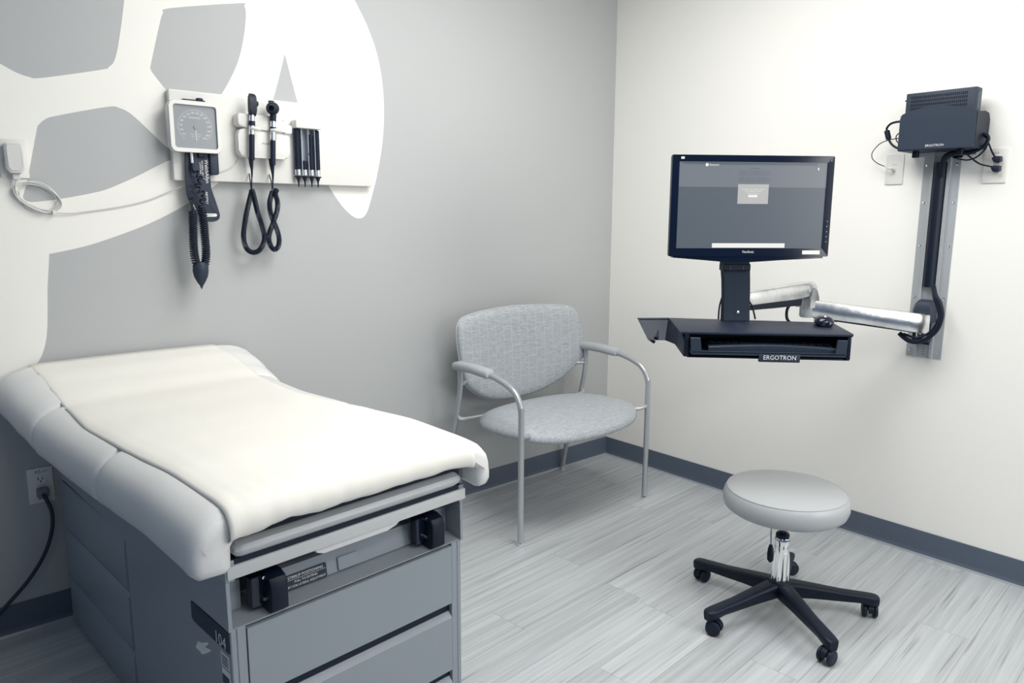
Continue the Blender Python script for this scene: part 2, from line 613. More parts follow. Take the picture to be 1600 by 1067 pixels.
def cushion(m, v0, v1, e0, e1, head=False):
    """one upholstery section; e0/e1 lists of (distance from end, inset)"""
    st = [(v0+d, i) for d, i in e0]
    k = 22
    a, b = v0+e0[-1][0], v1-e1[-1][0]
    st += [(a+(b-a)*j/k, 0) for j in range(1, k)]
    st += [(v1-d, i) for d, i in reversed(e1)]
    rings = []
    for v, ins in st:
        full = [(d, z) for d, z in PROF]+[(-d, z) for d, z in PROF_L[-2:0:-1]]
        ring = []
        c = catmull_lookup(CT, v); zt = catmull_lookup(ZT, v); w_ = catmull_lookup(WT, v)
        for d, z in full:
            dd = d*w_
            sgn = 1 if dd > 0 else -1
            if abs(d) > .336 or z < -.08:   # flap: shrink about its own centre
                cx, cz = .362, -.085
                L = math.hypot(abs(d)-cx, z-cz)
                f = max(0, 1-ins/max(L, 1e-3))
                x2, z2 = cx+(abs(d)-cx)*f, cz+(z-cz)*f
                dd = sgn*x2*w_
                z = z2
            else:
                z = z-ins if z > -.05 else z+min(ins, .02)
            u = c+dd
            vv = v
            if head:
                vv = v0+(v-v0)*(VEND(u)-v0)/(1.278-v0)
            ring.append((u, vv, zt+z))
        rings.append(ring)
    m.loft(rings)


def exam_table():
    t = thing('exam_table', 'grey metal examination table with drawers and pale padded top, its head against the grey wall', 'exam table', TO, TH)
    W, VE = .635, 1.235
    # lower carcass
    m = MB().box(.014, W-.014, .014, VE, 0.03, .494)
    m.box(.02, W-.02, .03, VE-.01, 0, .03)
    m.build('carcass', M_TABLED, t)
    m = MB().box(0, .0135, 0.0, .632, 0.0, .4945, .002, 1)
    m.build('side_panel', M_TABLE, t)
    MB().box(W-.0135, W, 0.0, VE, 0.0, .4945, .002, 1).build('side_panel', M_TABLE, t)
    # front posts
    for a, b in ((.0137, .0345), (.602, W-.0137)):
        MB().box(a, b, 0, .0138, 0, .4945, .0015, 1).build('post', M_TABLE, t)
    # side drawers (panels, three tiers)
    for z0, z1 in ((.346, .4945), (.170, .333), (.012, .156)):
        m = MB()
        pr = [(-.0035, z0+.004), (-.002, z0), (.0135, z0), (.0135, z1+.004), (.004, z1), (-.002, z1-.012)]
        m.loft([[(a, .637, b) for a, b in pr], [(a, VE, b) for a, b in pr]])
        m.build('side_drawer', M_TABLE, t)
    # front drawers with folded finger lip on top
    for i, (z0, z1) in enumerate(((.326, .488), (.131, .298), (-.0, .106))):
        m = MB()
        top = z1
        pr = [(-.0025, max(z0, .004)), (.012, max(z0, .004)), (.012, top-.024), (.034, top-.008) if i else (.012, top), (.034, top-.004) if i else (.010, top), (.011, top+.001) if i else (.006, top), (-.0025, top-.014 if i else top)]
        m.loft([[(.036, a, b) for a, b in pr], [(.6, a, b) for a, b in pr]])
        m.build('front_drawer', M_TABLE, t)
    # upper frame: two cheeks, cavity floor, back
    for a, b in ((-.004, .004), (W-.004, W+.004)):
        m = MB()
        m.prism([(-.004, .4955), (.0, .704), (1.23, .70), (1.23, .515), (.63, .503)], YZ, a, b)
        m.build('upper_cheek', M_TABLE, t)
    m = MB()
    m.loft([[(.0045, a, b) for a, b in ((0, .4955), (0, .4985), (.115, .5125), (.115, .4955))], [(W-.0045, a, b) for a, b in ((0, .4955), (0, .4985), (.115, .5125), (.115, .4955))]])
    m.build('cavity_floor', M_TABLE, t)
    MB().box(.0045, W-.0045, .115, 1.22, .497, .70).build('upper_core', M_TABLED, t)
    MB().box(.0045, .052, .055, .113, .506, .575, .002, 1).build('inner_block', M_TABLE, t)
    MB().box(.59, W-.0045, .055, .113, .506, .575, .002, 1).build('inner_block', M_TABLE, t)
    m = MB()
    pr = [(.050, .5085), (.058, .562), (.110, .566), (.110, .5135)]
    m.loft([[(.128, a, b) for a, b in pr], [(.517, a, b) for a, b in pr]])
    ip = m.build('stirrup_housing', M_TABLE, t)
    tl = (.541-.508)/(.0525)
    nrm = Vector((0, -1, .15)).normalized(); upv = Vector((0, .15, 1)).normalized()
    # raised blank square
    q = rrect(-.0275, .0275, -.0165, .0165, .004, 3)
    MB().prism(q, lambda a, b, tt: tuple(Vector((.317, .0515, .5265))+Vector((a, 0, 0))+upv*b+nrm*tt), 0, .0035, .001, 1).build('housing_cap', M_TABLE, ip)
    lb = MB().prism(rrect(-.054, .054, -.0175, .0175, .004, 3), lambda a, b, tt: tuple(Vector((.205, .0515, .5250))+Vector((a, 0, 0))+upv*b+nrm*tt), 0, .002).build('instruction_label', M_BLACKM, t)
    lb['label'] = 'dark instruction label with white capitals'
    for s, (dy, sz, tx, xs) in enumerate(((.0105, .0088, 'STIRRUP POSITIONING', 1.0), (-.0015, .0074, 'PULL TO EXTEND', 1.0), (-.0110, .0074, 'LIFT FOR LATERAL ADJUSTMENT', .93))):
        text(tx, sz, M_PRINTW, lb, frame(Vector((.205, .0515, .5250))+upv*dy+nrm*.0023, (1, 0, 0), upv, nrm), xs=xs)
    MB().prism([(-.052, .0046), (.052, .0046), (.052, .0052), (-.052, .0052)], lambda a, b, tt: tuple(Vector((.205, .0515, .5250))+Vector((a, 0, 0))+upv*b+nrm*tt), .0018, .0023).build('rule', M_PRINTW, lb)
    # stirrup holders
    for x, d in ((.088, 0), (.530, .0)):
        m = MB()
        y0 = -.012
        pr = [(y0, .508), (y0, .566), (y0+.008, .580), (y0+.030, .588), (y0+.052, .588), (y0+.052, .503), (y0+.010, .501)]
        m.prism(pr, YZ, x, x+.041, .004, 2)
        hd = m.build('stirrup_holder', M_BLACK, t)
        MB().box(x-.030, x+.002, y0+.030, y0+.055, .515, .585, .002, 1).build('bracket', M_BLACKG, hd)
        for zz in (.582, .533):
            MB().lathe([(0.0001, -.004), (.004, -.003), (.004, .006)], 10, Matrix.Translation((x-.004, y0+.026, zz)) @ Matrix.Rotation(PI/2, 4, 'X')).build('bolt', M_CHROME, hd)
    # pale basin under the rail, rail, dark channel, footrest
    MB().prism([(.20, .612), (.207, .600), (.225, .593), (.40, .593), (.425, .600), (.445, .612)], XZ, -.002, .05, .003, 2).build('drip_pan', M_VINYL, t)
    MB().box(.006, .638, -.004, .11, .640, .652).build('rail_channel', M_TABLED, t)
    MB().box(-.002, .644, -.010, .006, .611, .640, .0025, 2).build('front_rail', M_RAILW, t)
    MB().box(-.006, .016, -.006, .10, .604, .652, .004, 2).build('rail_bracket', M_TABLE, t)
    MB().box(.624, .642, -.006, .10, .604, .652, .004, 2).build('rail_bracket', M_TABLE, t)
    m = MB()
    pr = [(-.022, .665), (-.026, .675), (-.022, .686), (-.010, .692), (.10, .694), (.10, .655), (-.010, .656)]
    rings = []
    for x, k in ((.012, .45), (.018, .85), (.03, 1.0), (.60, 1.0), (.612, .85), (.618, .45)):
        rings.append([(x, .03+(a-.03)*(.80+.2*k), .675+(b-.675)*k) for a, b in pr])
    m.loft(rings)
    m.build('footrest_pad', M_FOOT, t)
    MB().box(.03, .605, -.006, .06, .694, .712).build('seat_board', M_TABLED, t)
    # upholstery: three sections
    R = [(0, .016), (.004, .006), (.014, 0)]
    Rf = [(0, .030), (.005, .014), (.014, .005), (.03, 0)]
    m = MB(); cushion(m, -.066, .518, Rf, [(0, .015), (.005, .006), (.016, 0)]); m.build('seat_cushion', M_VINYL, t)
    m = MB(); cushion(m, .5185, 1.030, [(0, .015), (.005, .006), (.016, 0)], [(0, .009), (.004, .003), (.010, 0)]); m.build('middle_cushion', M_VINYL, t)
    m = MB(); cushion(m, 1.0305, 1.278, [(0, .009), (.004, .003), (.010, 0)], R, head=True); m.build('head_cushion', M_VINYL, t)
    MB().box(.05, .50, 1.05, 1.22, .70, .745).build('head_support', M_TABLED, t)
    # head-end: name plate and stickers on left side
    YZm = lambda a, b, tt: (-.0045-tt+.004, a, b)
    pl = MB().prism([(.196, .4875), (.196, .447), (.006, .442), (.006, .491)], YZm, .0002, .0022).build('name_plate', M_BLACKM, t)
    pl['label'] = 'dark name plate reading 104'
    fx = lambda v, z: frame((-.0030, v, z), (0, -1, 0), (0, 0, 1), (-1, 0, 0))
    text('104', .040, M_PRINTW, pl, fx(.046, .457), xs=.95)
    text('Ritter', .021, M_PRINTD, pl, fx(.148, .470))
    for a in ((.190, .012, .4865, .4880), (.190, .012, .4440, .4455)):
        MB().box(-.0032, -.0024, a[1], a[0], a[2], a[3]).build('border_line', M_PRINTD, pl)
    s1 = MB().box(-.0012, -.0002, .012, .052, .398, .432).build('sticker', M_PLASTIC2, t)
    for k in range(4):
        MB().box(-.0018, -.0012, .018, .046, .404+k*.006, .406+k*.006).build('printed_line', M_PRINTD, s1)
    s2 = MB().box(-.0012, -.0002, .012, .050, .352, .394).build('sticker', M_PRINTW, t)
    x = .016
    for k in range(10):
        wd = random.choice((.0012, .002, .0028))
        MB().box(-.0018, -.0012, x, x+wd, .358, .380).build('printed_line', M_PRINTD, s2)
        x += wd+.0012
    star = [(.190, .376), (.173, .399), (.154, .403), (.119, .420), (.117, .415), (.136, .401), (.101, .408), (.119, .395), (.154, .374), (.167, .377)]
    MB().prism(star, lambda a, b, tt: (-tt, a, b), .0002, .0012).build('torn_tape', M_PRINTW, t)
    return t


exam_table()


def paper():
    """crinkled paper sheet over the cushions, in table coordinates"""
    t = MB()
    LU = [(-.08, -.020), (0, -.022), (.42, -.028), (.8, -.028), (1.0, -.022), (1.1, -.030), (1.29, -.048)]
    RU = [(-.08, .616), (.0, .622), (.1, .606), (.3, .594), (.5, .588), (.8, .584), (1.0, .586), (1.1, .572), (1.29, .528)]
    st = []
    for k in range(56):
        v = 1.272-(1.272+.045)*k/55
        st.append((v, 0.0))
    st += [(-.056, -.004), (-.066, -.012), (-.0735, -.023), (-.0765, -.035), (-.0760, -.046), (-.072, -.054), (-.062, -.059)]
    NU = 64
    grid = []
    for i, (v, dz) in enumerate(st):
        row = []
        l, r = catmull_lookup(LU, max(v, -.07)), catmull_lookup(RU, max(v, -.07))
        fr = max(0.0, 1-abs(v+.05)/.10)
        if i > 55:
            fr = 1
        for j in range(NU+1):
            s = j/NU
            u = l+(r-l)*s
            if v < .0 and s > .9:        # rounded right corner
                pass
            c = catmull_lookup(CT, v)
            base = catmull_lookup(ZT, v)+prof_z(u-c)
            n = noise.noise(Vector((u*9, v*7, 1.3)))*.0015+noise.noise(Vector((u*24, v*18, 4)))*.0008
            wr = noise.noise(Vector((u*34, v*22, 2.1)))*.0055*fr*(1.0 if .0 < u < .26 else .35)
            vend = VEND(u)-.004
            vv = v if v < 1.0 else 1.0+(v-1.0)*(vend-1.0)/(1.272-1.0)
            z = base+.0035+n*.7+wr
            if i > 55:
                z = base+.0035+dz*1.08+wr*.5+n
                vv = v+wr*.6-.003
                if dz < -.05:
                    z += noise.noise(Vector((u*14, 0, 9)))*.006
            edge = min(s, 1-s)
            if edge < .02:
                z -= .0022*(1-edge/.02)
            row.append(t.bm.verts.new((u, vv, z)))
        grid.append(row)
    for a, b in zip(grid, grid[1:]):
        for j in range(NU):
            t.face([a[j], a[j+1], b[j+1], b[j]])
    o = t.build('exam_paper', M_PAPER, smooth=80)
    o.location = TO
    o.rotation_euler = (0, 0, TH)
    sol = o.modifiers.new('thickness', 'SOLIDIFY')
    sol.thickness = .0008
    tag(o, 'wide white disposable paper sheet stretched over the exam table', 'paper')


paper()


# ------------------------------------------------------------------ guest chair
def guest_chair():
    t = thing('guest_chair', 'wide grey upholstered armchair with silver tube legs in the corner', 'chair', (-.786, -.38, 0))
    t0 = Vector((-.786, -.38, 0))

    def loc(p):
        return tuple(Vector(p)-t0)
    XL, XR = -1.188, -.384
    names = []
    for sx, x in ((-1, XL), (1, XR)):
        fl = [(x, -.592, .012), (x, -.592, .54), (x, -.590, .575), (x, -.578, .610), (x, -.552, .642), (x, -.515, .662), (x, -.46, .678), (x, -.40, .688), (x, -.30, .692), (x, -.20, .692), (x, -.178, .690)]
        P = smooth_path(fl[:1]+[fl[1]]+fl[2:], 4)
        MB().tube([loc(p) for p in P], .0125, 12).build('front_leg', M_TUBE, t)
        bl = [(x, -.178, .692), (x, -.188, .66), (x, -.184, .58), (x, -.158, .46), (x, -.110, .31), (x, -.065, .17), (x, -.034, .012)]
        MB().tube([loc(p) for p in smooth_path(bl, 5)], .0120, 12).build('rear_leg', M_TUBE, t)
        # glides
        for yy in (-.592, -.034):
            MB().lathe([(.0001, 0.0), (.014, 0.0), (.0155, .003), (.0145, .010), (.0130, .016), (.0001, .016)], 16, Matrix.Translation(loc((x, yy, 0)))).build('foot_glide', M_CHROME, t)
        # arm pad
        rings = []
        for k, (y, zc, s) in enumerate(((-.400, .690, .55), (-.396, .691, .85), (-.385, .693, 1), (-.28, .699, 1.02), (-.18, .697, 1), (-.160, .694, .9), (-.153, .692, .55))):
            ring = [(x+.028*s*math.copysign(abs(math.cos(a))**.8, math.cos(a)), y, zc+.0205*s*math.copysign(abs(math.sin(a))**.8, math.sin(a))) for a in [2*PI*j/18 for j in range(18)]]
            rings.append([loc(p) for p in ring])
        MB().loft(rings).build('arm_pad', M_ARM, t)
    # seat support bars
    MB().tube([loc(p) for p in smooth_path([(XL, -.165, .462), (-1.10, -.18, .445), (-.47, -.18, .445), (XR, -.165, .462)], 5)], .0105, 10).build('rear_bar', M_TUBE, t)
    MB().tube([loc(p) for p in ((XL, -.592, .462), (XL+.05, -.580, .455), (XL+.14, -.50, .448), (XR-.14, -.50, .448), (XR-.05, -.580, .455), (XR, -.592, .462))], .010, 10).build('front_bar', M_TUBE, t)
    # seat
    def seat_pt(s, r, a):
        # superellipse outline, bowed front
        ca, sa = math.cos(a), math.sin(a)
        ex = 2/3.0
        px = math.copysign(abs(ca)**ex, ca)
        py = math.copysign(abs(sa)**(ex), sa)
        hw = .396
        x = px*hw*r
        yb = py*.242*r
        bow = -.030*(1-(x/hw)**2) if py < 0 else .012*(1-(x/hw)**2)
        side = 1-.04*abs(px)
        return x*(1-.035*(py > 0)*py), (yb*side+bow*r-.010)
    m = MB()
    rings = []
    N = 64
    lay = [(.86, .441), (.96, .444), (.995, .452), (1.0, .462), (.99, .472), (.965, .480), (.92, .487), (.80, .494), (.6, .499), (.35, .501), (.1, .502)]
    for r, z in lay:
        ring = []
        for k in range(N):
            a = 2*PI*k/N
            x, y = seat_pt(0, r, a)
            cx, cy = -.786, -.395
            ring.append(loc((cx+x, cy+y, z-.012+(.010 if y > 0.12 else 0)*0+max(0, .0)-.018*max(0, -y-.13)/.1)))
        rings.append(ring)
    m.loft(rings)
    m.build('seat', M_FAB_SEAT, t, smooth=60)
    # backrest: shaped outline, curved in plan
    outline = [(-1.155, .880), (-1.120, .900), (-1.0, .915), (-.80, .922), (-.60, .915), (-.47, .902), (-.425, .885), (-.400, .850), (-.382, .780), (-.368, .70), (-.362, .655), (-.380, .630), (-.44, .580), (-.54, .525), (-.66, .490), (-.80, .478), (-.93, .490), (-1.03, .525), (-1.100, .570), (-1.135, .610), (-1.150, .66), (-1.168, .76), (-1.172, .845)]
    ol = sm2(outline, 4, True)
    cx, cz = -.775, .70
    m = MB()
    rings = []

    def yc(x, z):
        return -.118-.050*((x-cx)/.4)**2 - .05*(.9-z)*1.2+.028
    for s, dy in ((.90, .016), (.965, .016), (.99, .010), (1.0, 0), (.995, -.010), (.975, -.018), (.93, -.024), (.8, -.029), (.55, -.032), (.3, -.033), (.1, -.033)):
        rings.append([loc((cx+(a-cx)*s, yc(cx+(a-cx)*s, cz+(b-cz)*s)+dy, cz+(b-cz)*s)) for a, b in ol])
    m.loft(rings)
    bk = m.build('backrest', M_FAB_BACK, t, smooth=60)
    # welt around the back
    MB().tube([loc((cx+(a-cx)*1.0, yc(a, b)+.002, cz+(b-cz)*1.0)) for a, b in ol[::2]], .0045, 6, closed=True).build('piping', M_ARM, bk)
    for x in (XL, XR):
        sx = 1 if x == XL else -1
        MB().tube([loc((x, -.186, .61)), loc((x+sx*.03, -.17, .61)), loc((x+sx*.08, -.135, .615))], .009, 8).build('back_bracket', M_TUBE, t)
    return t


guest_chair()


# ------------------------------------------------------------------ stool
def stool():
    t = thing('exam_stool', 'round grey padded rolling stool with black five-star base', 'stool', (-.85, -1.555, 0))
    m = MB()
    m.lathe([(.0001, .366), (.155, .366), (.182, .370), (.197, .381), (.203, .398), (.203, .416), (.198, .433), (.191, .4425), (.189, .4445), (.185, .4455), (.150, .4490), (.08, .4505), (.0001, .451)], 64)
    seat = m.build('seat', M_STOOL, t, smooth=50)
    ring = [(.1905*math.cos(2*PI*k/64), .1905*math.sin(2*PI*k/64), .4430) for k in range(64)]
    MB().tube(ring, .0020, 6, closed=True).build('seam', M_STOOL, seat)
    MB().box(-.075, .075, -.06, .06, .352, .366, .003, 1).build('seat_plate', M_BLACKM, t)
    MB().lathe([(.0001, .270), (.0115, .270), (.0115, .353), (.0001, .353)], 20).build('piston', M_BLACKG, t)
    MB().lathe([(.0001, .268), (.020, .268), (.0225, .274), (.0225, .284), (.019, .288), (.0001, .288)], 24).build('collar', M_BLACK, t)
    m = MB().lathe([(.0001, .105), (.027, .105), (.0255, .15), (.0245, .236), (.0245, .237), (.0250, .238), (.0250, .269), (.0235, .272), (.0001, .272)], 32)
    m.build('column', M_CHROME, t)
    for k in range(8):
        a = 2*PI*k/8+.2
        pts = [((.0262-.0012*(z-.115)/.1)*math.cos(a), (.0262-.0012*(z-.115)/.1)*math.sin(a), z) for z in (.115, .15, .19, .222)]
        MB().tube(pts, [.0045, .0048, .0042, .0015], 8).build('column_rib', M_CHROME, t)
    # height lever
    MB().tube([(-.020, .012, .350), (-.044, .020, .330), (-.060, .010, .285), (-.066, .004, .245)], .0028, 8).build('lever', M_CHROME, t)
    MB().tube([(-.064, .006, .262), (-.067, .004, .250), (-.070, .002, .232), (-.073, 0, .212), (-.074, -.001, .204)], [.005, .009, .0115, .0105, .004], 12).build('lever_grip', M_BLACK, t)
    # hub and legs
    MB().lathe([(.0001, .062), (.030, .062), (.042, .070), (.046, .085), (.044, .108), (.038, .118), (.028, .121), (.0001, .121)], 32).build('hub', M_BLACK, t)
    MB().lathe([(.0001, .048), (.010, .048), (.010, .064), (.0001, .064)], 16).build('column_tip', M_CHROME, t)
    sw = (115, -95, 130, 75, -60)
    for k in range(5):
        a = math.radians(-121.5+72*k)
        M = Matrix.Rotation(a, 4, 'Z')
        rings = []
        for r, wd, zt, h in ((.020, .030, .116, .052), (.060, .027, .113, .050), (.12, .0245, .105, .042), (.20, .022, .094, .034), (.26, .0215, .089, .030), (.300, .0225, .085, .033), (.318, .0205, .083, .034), (.326, .014, .080, .030)):
            z0 = zt-h
            ring = [(r, -wd*.72, z0), (r, wd*.72, z0), (r, wd*.95, z0+h*.45), (r, wd, zt-h*.22), (r, wd*.8, zt-h*.04), (r, wd*.4, zt), (r, -wd*.4, zt), (r, -wd*.8, zt-h*.04), (r, -wd, zt-h*.22), (r, -wd*.95, z0+h*.45)]
            rings.append([M @ Vector(p) for p in ring])
        MB().loft(rings).build('base_leg', M_BLACK, t, smooth=50)
        # caster
        cp = M @ Vector((.303, 0, 0))
        C = Matrix.Translation((cp.x, cp.y, 0)) @ Matrix.Rotation(a+math.radians(sw[k]), 4, 'Z')
        hood = MB().lathe([(.0001, .040), (.010, .040), (.010, .062), (.0001, .062)], 12, C)
        pr = []
        for j in range(9):
            an = math.radians(-5+j*22.5)
            pr.append((-.010+.027*math.cos(an), .0255+.0265*math.sin(an)))
        pr = pr+[(-.030, .030), (.010, .030)]
        b2 = [C @ Vector((p[0], y, p[1])) for p in pr for y in (0,)]
        hood.loft([[C @ Vector((p[0], y, p[1])) for p in pr] for y in (-.009, .009)])
        hd = hood.build('caster', M_BLACK, t)
        for y in (-.0165, .0165):
            MB().lathe([(.0001, -.0065), (.020, -.0065), (.0245, -.003), (.0245, .004), (.021, .0068), (.012, .0080), (.0001, .0080)], 24, C @ Matrix.Translation((-.010, y, .0247)) @ Matrix.Rotation(-PI/2 if y > 0 else PI/2, 4, 'X')).build('wheel', M_RUBBER, hd)
    return t


stool()


# ------------------------------------------------------------------ diagnostic board on the back wall
def wall_board():
    t = thing('diagnostic_wall_board', 'long cream mounting board holding the medical instruments on the grey wall', 'wall board', (-1.9, 0, 1.46))
    MB().prism(rrect(-.384, .390, .003, .303, .006, 3), XZ, -.030, -.0012, .003, 2).build('board', M_PLASTIC, t)
    return t


def rot_y(a):
    return Matrix.Rotation(a, 4, 'Y')


def gauge():
    # dial face centre
    c = Vector((-2.2165, -.072, 1.640))
    t = thing('blood_pressure_gauge', 'square white aneroid blood pressure gauge mounted on the left of the board', 'gauge', (c.x, 0, c.z))

    def f(a, b, tt):
        return (a, tt, b)
    hw, hh = .083, .083
    # case
    MB().prism(rrect(-hw, hw, -hh, hh, .020, 6), XZ, -.066, -.034, .005, 2).build('case', M_PLASTIC, t)
    m = MB()
    outer = rrect(-hw-.002, hw+.002, -hh-.002, hh+.002, .022, 6)
    inner = rrect(-.071, .071, -.071, .071, .010, 6)
    m.loft([[(a, -.066, b) for a, b in outer], [(a, -.074, b) for a, b in outer], [(a*.985, -.077, b*.985) for a, b in outer], [(a, -.077, b) for a, b in inner], [(a, -.0705, b) for a, b in inner], [(a, -.066, b) for a, b in inner]], caps=False)
    m.build('bezel', M_PLASTIC, t)
    d = MB().prism(inner, XZ, -.0695, -.0662).build('dial', M_DIAL, t)
    # scale ticks
    m = MB()
    R = .058
    for k in range(61):
        a = math.radians(225-270*k/60+0)
        l = .007 if k % 4 == 0 else .004
        ca, sa = math.cos(a), math.sin(a)
        p = Vector((ca, 0, sa)); q = Vector((-sa, 0, ca))*.00035
        m.poly([p*R+q+Vector((0, -.0698, 0)), p*R-q+Vector((0, -.0698, 0)), p*(R-l)-q+Vector((0, -.0698, 0)), p*(R-l)+q+Vector((0, -.0698, 0))])
    m.build('scale', M_PRINTW, d)
    for n in range(20, 301, 20):
        a = math.radians(232-284*(n)/300)
        text(str(n), .0088, M_PRINTW, d, frame((.046*math.cos(a), -.0699, .046*math.sin(a)), (1, 0, 0), (0, 0, 1), (0, -1, 0)), name='numeral')
    text('WelchAllyn', .0085, M_PRINTW, d, frame((0, -.0699, .030), (1, 0, 0), (0, 0, 1), (0, -1, 0)))
    text('CAUTION: FEDERAL', .0042, M_PRINTW, d, frame((0, -.0699, -.024), (1, 0, 0), (0, 0, 1), (0, -1, 0)))
    text('MERCURY FREE', .0042, M_PRINTW, d, frame((0, -.0699, -.031), (1, 0, 0), (0, 0, 1), (0, -1, 0)))
    text('mmHg', .0055, M_PRINTW, d, frame((0, -.0699, -.039), (1, 0, 0), (0, 0, 1), (0, -1, 0)))
    MB().prism([(-.0012, -.012), (.0012, -.012), (.0004, -.052), (-.0004, -.052)], XZ, -.0712, -.0705).build('needle', M_PRINTW, d)
    MB().lathe([(.0001, 0), (.006, 0), (.006, .002), (.0001, .002)], 20, Matrix.Translation((0, -.0698, 0)) @ Matrix.Rotation(PI/2, 4, 'X')).build('needle_hub', M_DIAL, d)
    # cuff basket behind (black ends above and below the case)
    m = MB()
    m.box(-.030, .046, -.052, -.032, .080, .093, .003, 2)
    m.box(.016, .038, -.056, -.036, .086, .100, .005, 2)
    m.build('cuff_basket', M_RUBBER, t)
    # pressure pipe below
    MB().tube([(-.016, -.062, -.080), (-.016, -.064, -.125)], .0045, 10).build('outlet_nozzle', M_PLASTIC2, t)
    MB().tube([(-.016, -.064, -.120), (-.016, -.066, -.138), (-.012, -.072, -.150)], .0060, 10).build('hose_connector', M_RUBBER, t)
    return t


def cuff():
    t = thing('blood_pressure_cuff', 'dark folded blood pressure cuff with white print hanging under the gauge', 'cuff', (-2.20, -.035, 1.33))
    o = Vector((-2.20, 0, 1.33))
    pts = [(-2.248, 1.570), (-2.253, 1.43), (-2.243, 1.388), (-2.225, 1.358), (-2.200, 1.330), (-2.178, 1.322), (-2.155, 1.327), (-2.146, 1.338), (-2.147, 1.356), (-2.160, 1.405), (-2.170, 1.44), (-2.172, 1.570)]
    ol = sm2(pts, 4, False)
    b = MB().prism([(a-o.x, z-o.z) for a, z in ol], XZ, -.018, -.008, .002, 2).build('cuff_bladder', M_BLACKM, t)
    # rolled flap at right
    MB().prism(rrect(-2.172-o.x, -2.142-o.x, 1.484-o.z, 1.568-o.z, .008, 4), XZ, -.030, -.006, .004, 2).build('rolled_flap', M_BLACKM, t)
    MB().box(-.010, .012, -.028, -.018, .210, .240, .003, 1).build('hose_port', M_RUBBER, t)
    # white slot with print
    s = MB().prism(rrect(-.006, .044, .010, .021, .0055, 4), XZ, -.0195, -.018).build('white_tab', M_PLASTIC, t)
    text('ADULT', .007, M_PRINTD, s, frame((.019, -.0197, .0155), (1, 0, 0), (0, 0, 1), (0, -1, 0)))
    dn = ((0, 0, -1), (1, 0, 0), (0, -1, 0))
    text('WelchAllyn', .018, M_PRINTW, b, frame((.018, -.0187, .165), *dn), xs=.95)
    text('REUSABLE  ADULT', .0075, M_PRINTW, b, frame((.004, -.0187, .170), *dn))
    text('LATEX FREE', .0075, M_PRINTW, b, frame((-.003, -.0187, .175), *dn))
    text('ARTERY', .012, M_PRINTW, b, frame((.012, -.0187, .075), *dn))
    MB().prism([(-.044, .066), (-.040, .064), (-.022, .026), (-.025, .024)], XZ, -.019, -.018).build('index_line', M_PRINTW, b)
    return t


def bp_hose():
    y = -.082
    t = thing('coiled_bp_hose', 'thick black coiled hose with bulb end hanging in front of the cuff', 'hose', (-2.232, y, 1.10))
    o = Vector((-2.232, y, 1.10))
    path = [(-2.228, y+.006, 1.492), (-2.214, y, 1.468), (-2.226, y, 1.44), (-2.206, y, 1.41), (-2.218, y, 1.38), (-2.214, y, 1.34), (-2.212, y, 1.27), (-2.212, y, 1.21), (-2.220, y, 1.172), (-2.233, y, 1.155)]
    path2 = [(-2.248, y, 1.362), (-2.250, y, 1.30), (-2.252, y, 1.24), (-2.250, y, 1.20), (-2.244, y, 1.170), (-2.236, y, 1.150)]
    p1 = [v-o for v in smooth_path(path, 6)]
    cut = 20
    MB().tube(coil_path(p1[:27], .0085, .020, 10), .0030, 6).build('loose_coil', M_RUBBER, t)
    MB().tube(coil_path(p1[26:], .0115, .0078, 10), .0033, 6).build('tight_coil', M_RUBBER, t)
    MB().tube(coil_path([v-o for v in smooth_path(path2, 6)], .0115, .0078, 10), .0033, 6).build('tight_coil', M_RUBBER, t)
    MB().tube([(-.016, 0, .262), (-.012, .012, .285), (-.004, .022, .305)], .004, 8).build('hose_end', M_RUBBER, t)
    M = Matrix.Translation((-.002, 0, -.002))
    MB().lathe([(.0001, -.002), (.004, -.002), (.0048, .004), (.013, .016), (.0225, .036), (.0262, .056), (.0245, .076), (.018, .086), (.0001, .088)], 20, M).build('bulb', M_BLACKM, t)
    MB().lathe([(.0001, -.007), (.0035, -.007), (.0035, -.001), (.0001, -.001)], 10, M).build('bulb_valve', M_CHROME, t)
    return t


def transformer():
    t = thing('instrument_wall_transformer', 'white wall transformer with two cradles for the otoscope handles', 'transformer', (-1.965, -.030, 1.62))
    o = Vector((-1.965, 0, 1.62))
    L = lambda pts: [(a-o.x, b-o.z) for a, b in pts]
    MB().prism(L(rrect(-2.070, -1.879, 1.550, 1.650, .022, 6)), XZ, -.038, -.001, .006, 3).build('body', M_PLASTIC, t)
    # top cradle bar
    MB().prism(L([(-2.072, 1.664), (-2.072, 1.692), (-2.066, 1.700), (-1.912, 1.698), (-1.904, 1.690), (-1.902, 1.676), (-1.876, 1.674), (-1.870, 1.668), (-1.870, 1.646), (-1.876, 1.640), (-1.900, 1.640), (-1.910, 1.650), (-2.02, 1.650), (-2.050, 1.652), (-2.064, 1.656)]), XZ, -.046, -.001, .005, 3).build('cradle', M_PLASTIC, t)
    for x in (-2.016, -1.941):
        m = MB()
        arc = [math.radians(200+k*14) for k in range(11)]
        a1 = [(x-o.x+.017*math.cos(a), -.050+.017*math.sin(a)-.004) for a in arc]
        m.tube([(p[0], p[1], 1.648-o.z) for p in a1], .0065, 8)
        m.build('handle_clip', M_PLASTIC, t)
    text('WelchAllyn', .0085, M_PRINTD, t, frame((-1.965-o.x, -.0385, 1.601-o.z), (1, 0, 0), (0, 0, 1), (0, -1, 0)))
    for x in (-2.028, -1.953):
        MB().tube([(x-o.x, -.028, 1.556-o.z), (x-o.x+.001, -.030, 1.530-o.z), (x-o.x+.003, -.034, 1.492-o.z)], [.0062, .0055, .0025], 10).build('cord_plug', M_RUBBER, t)
    return t


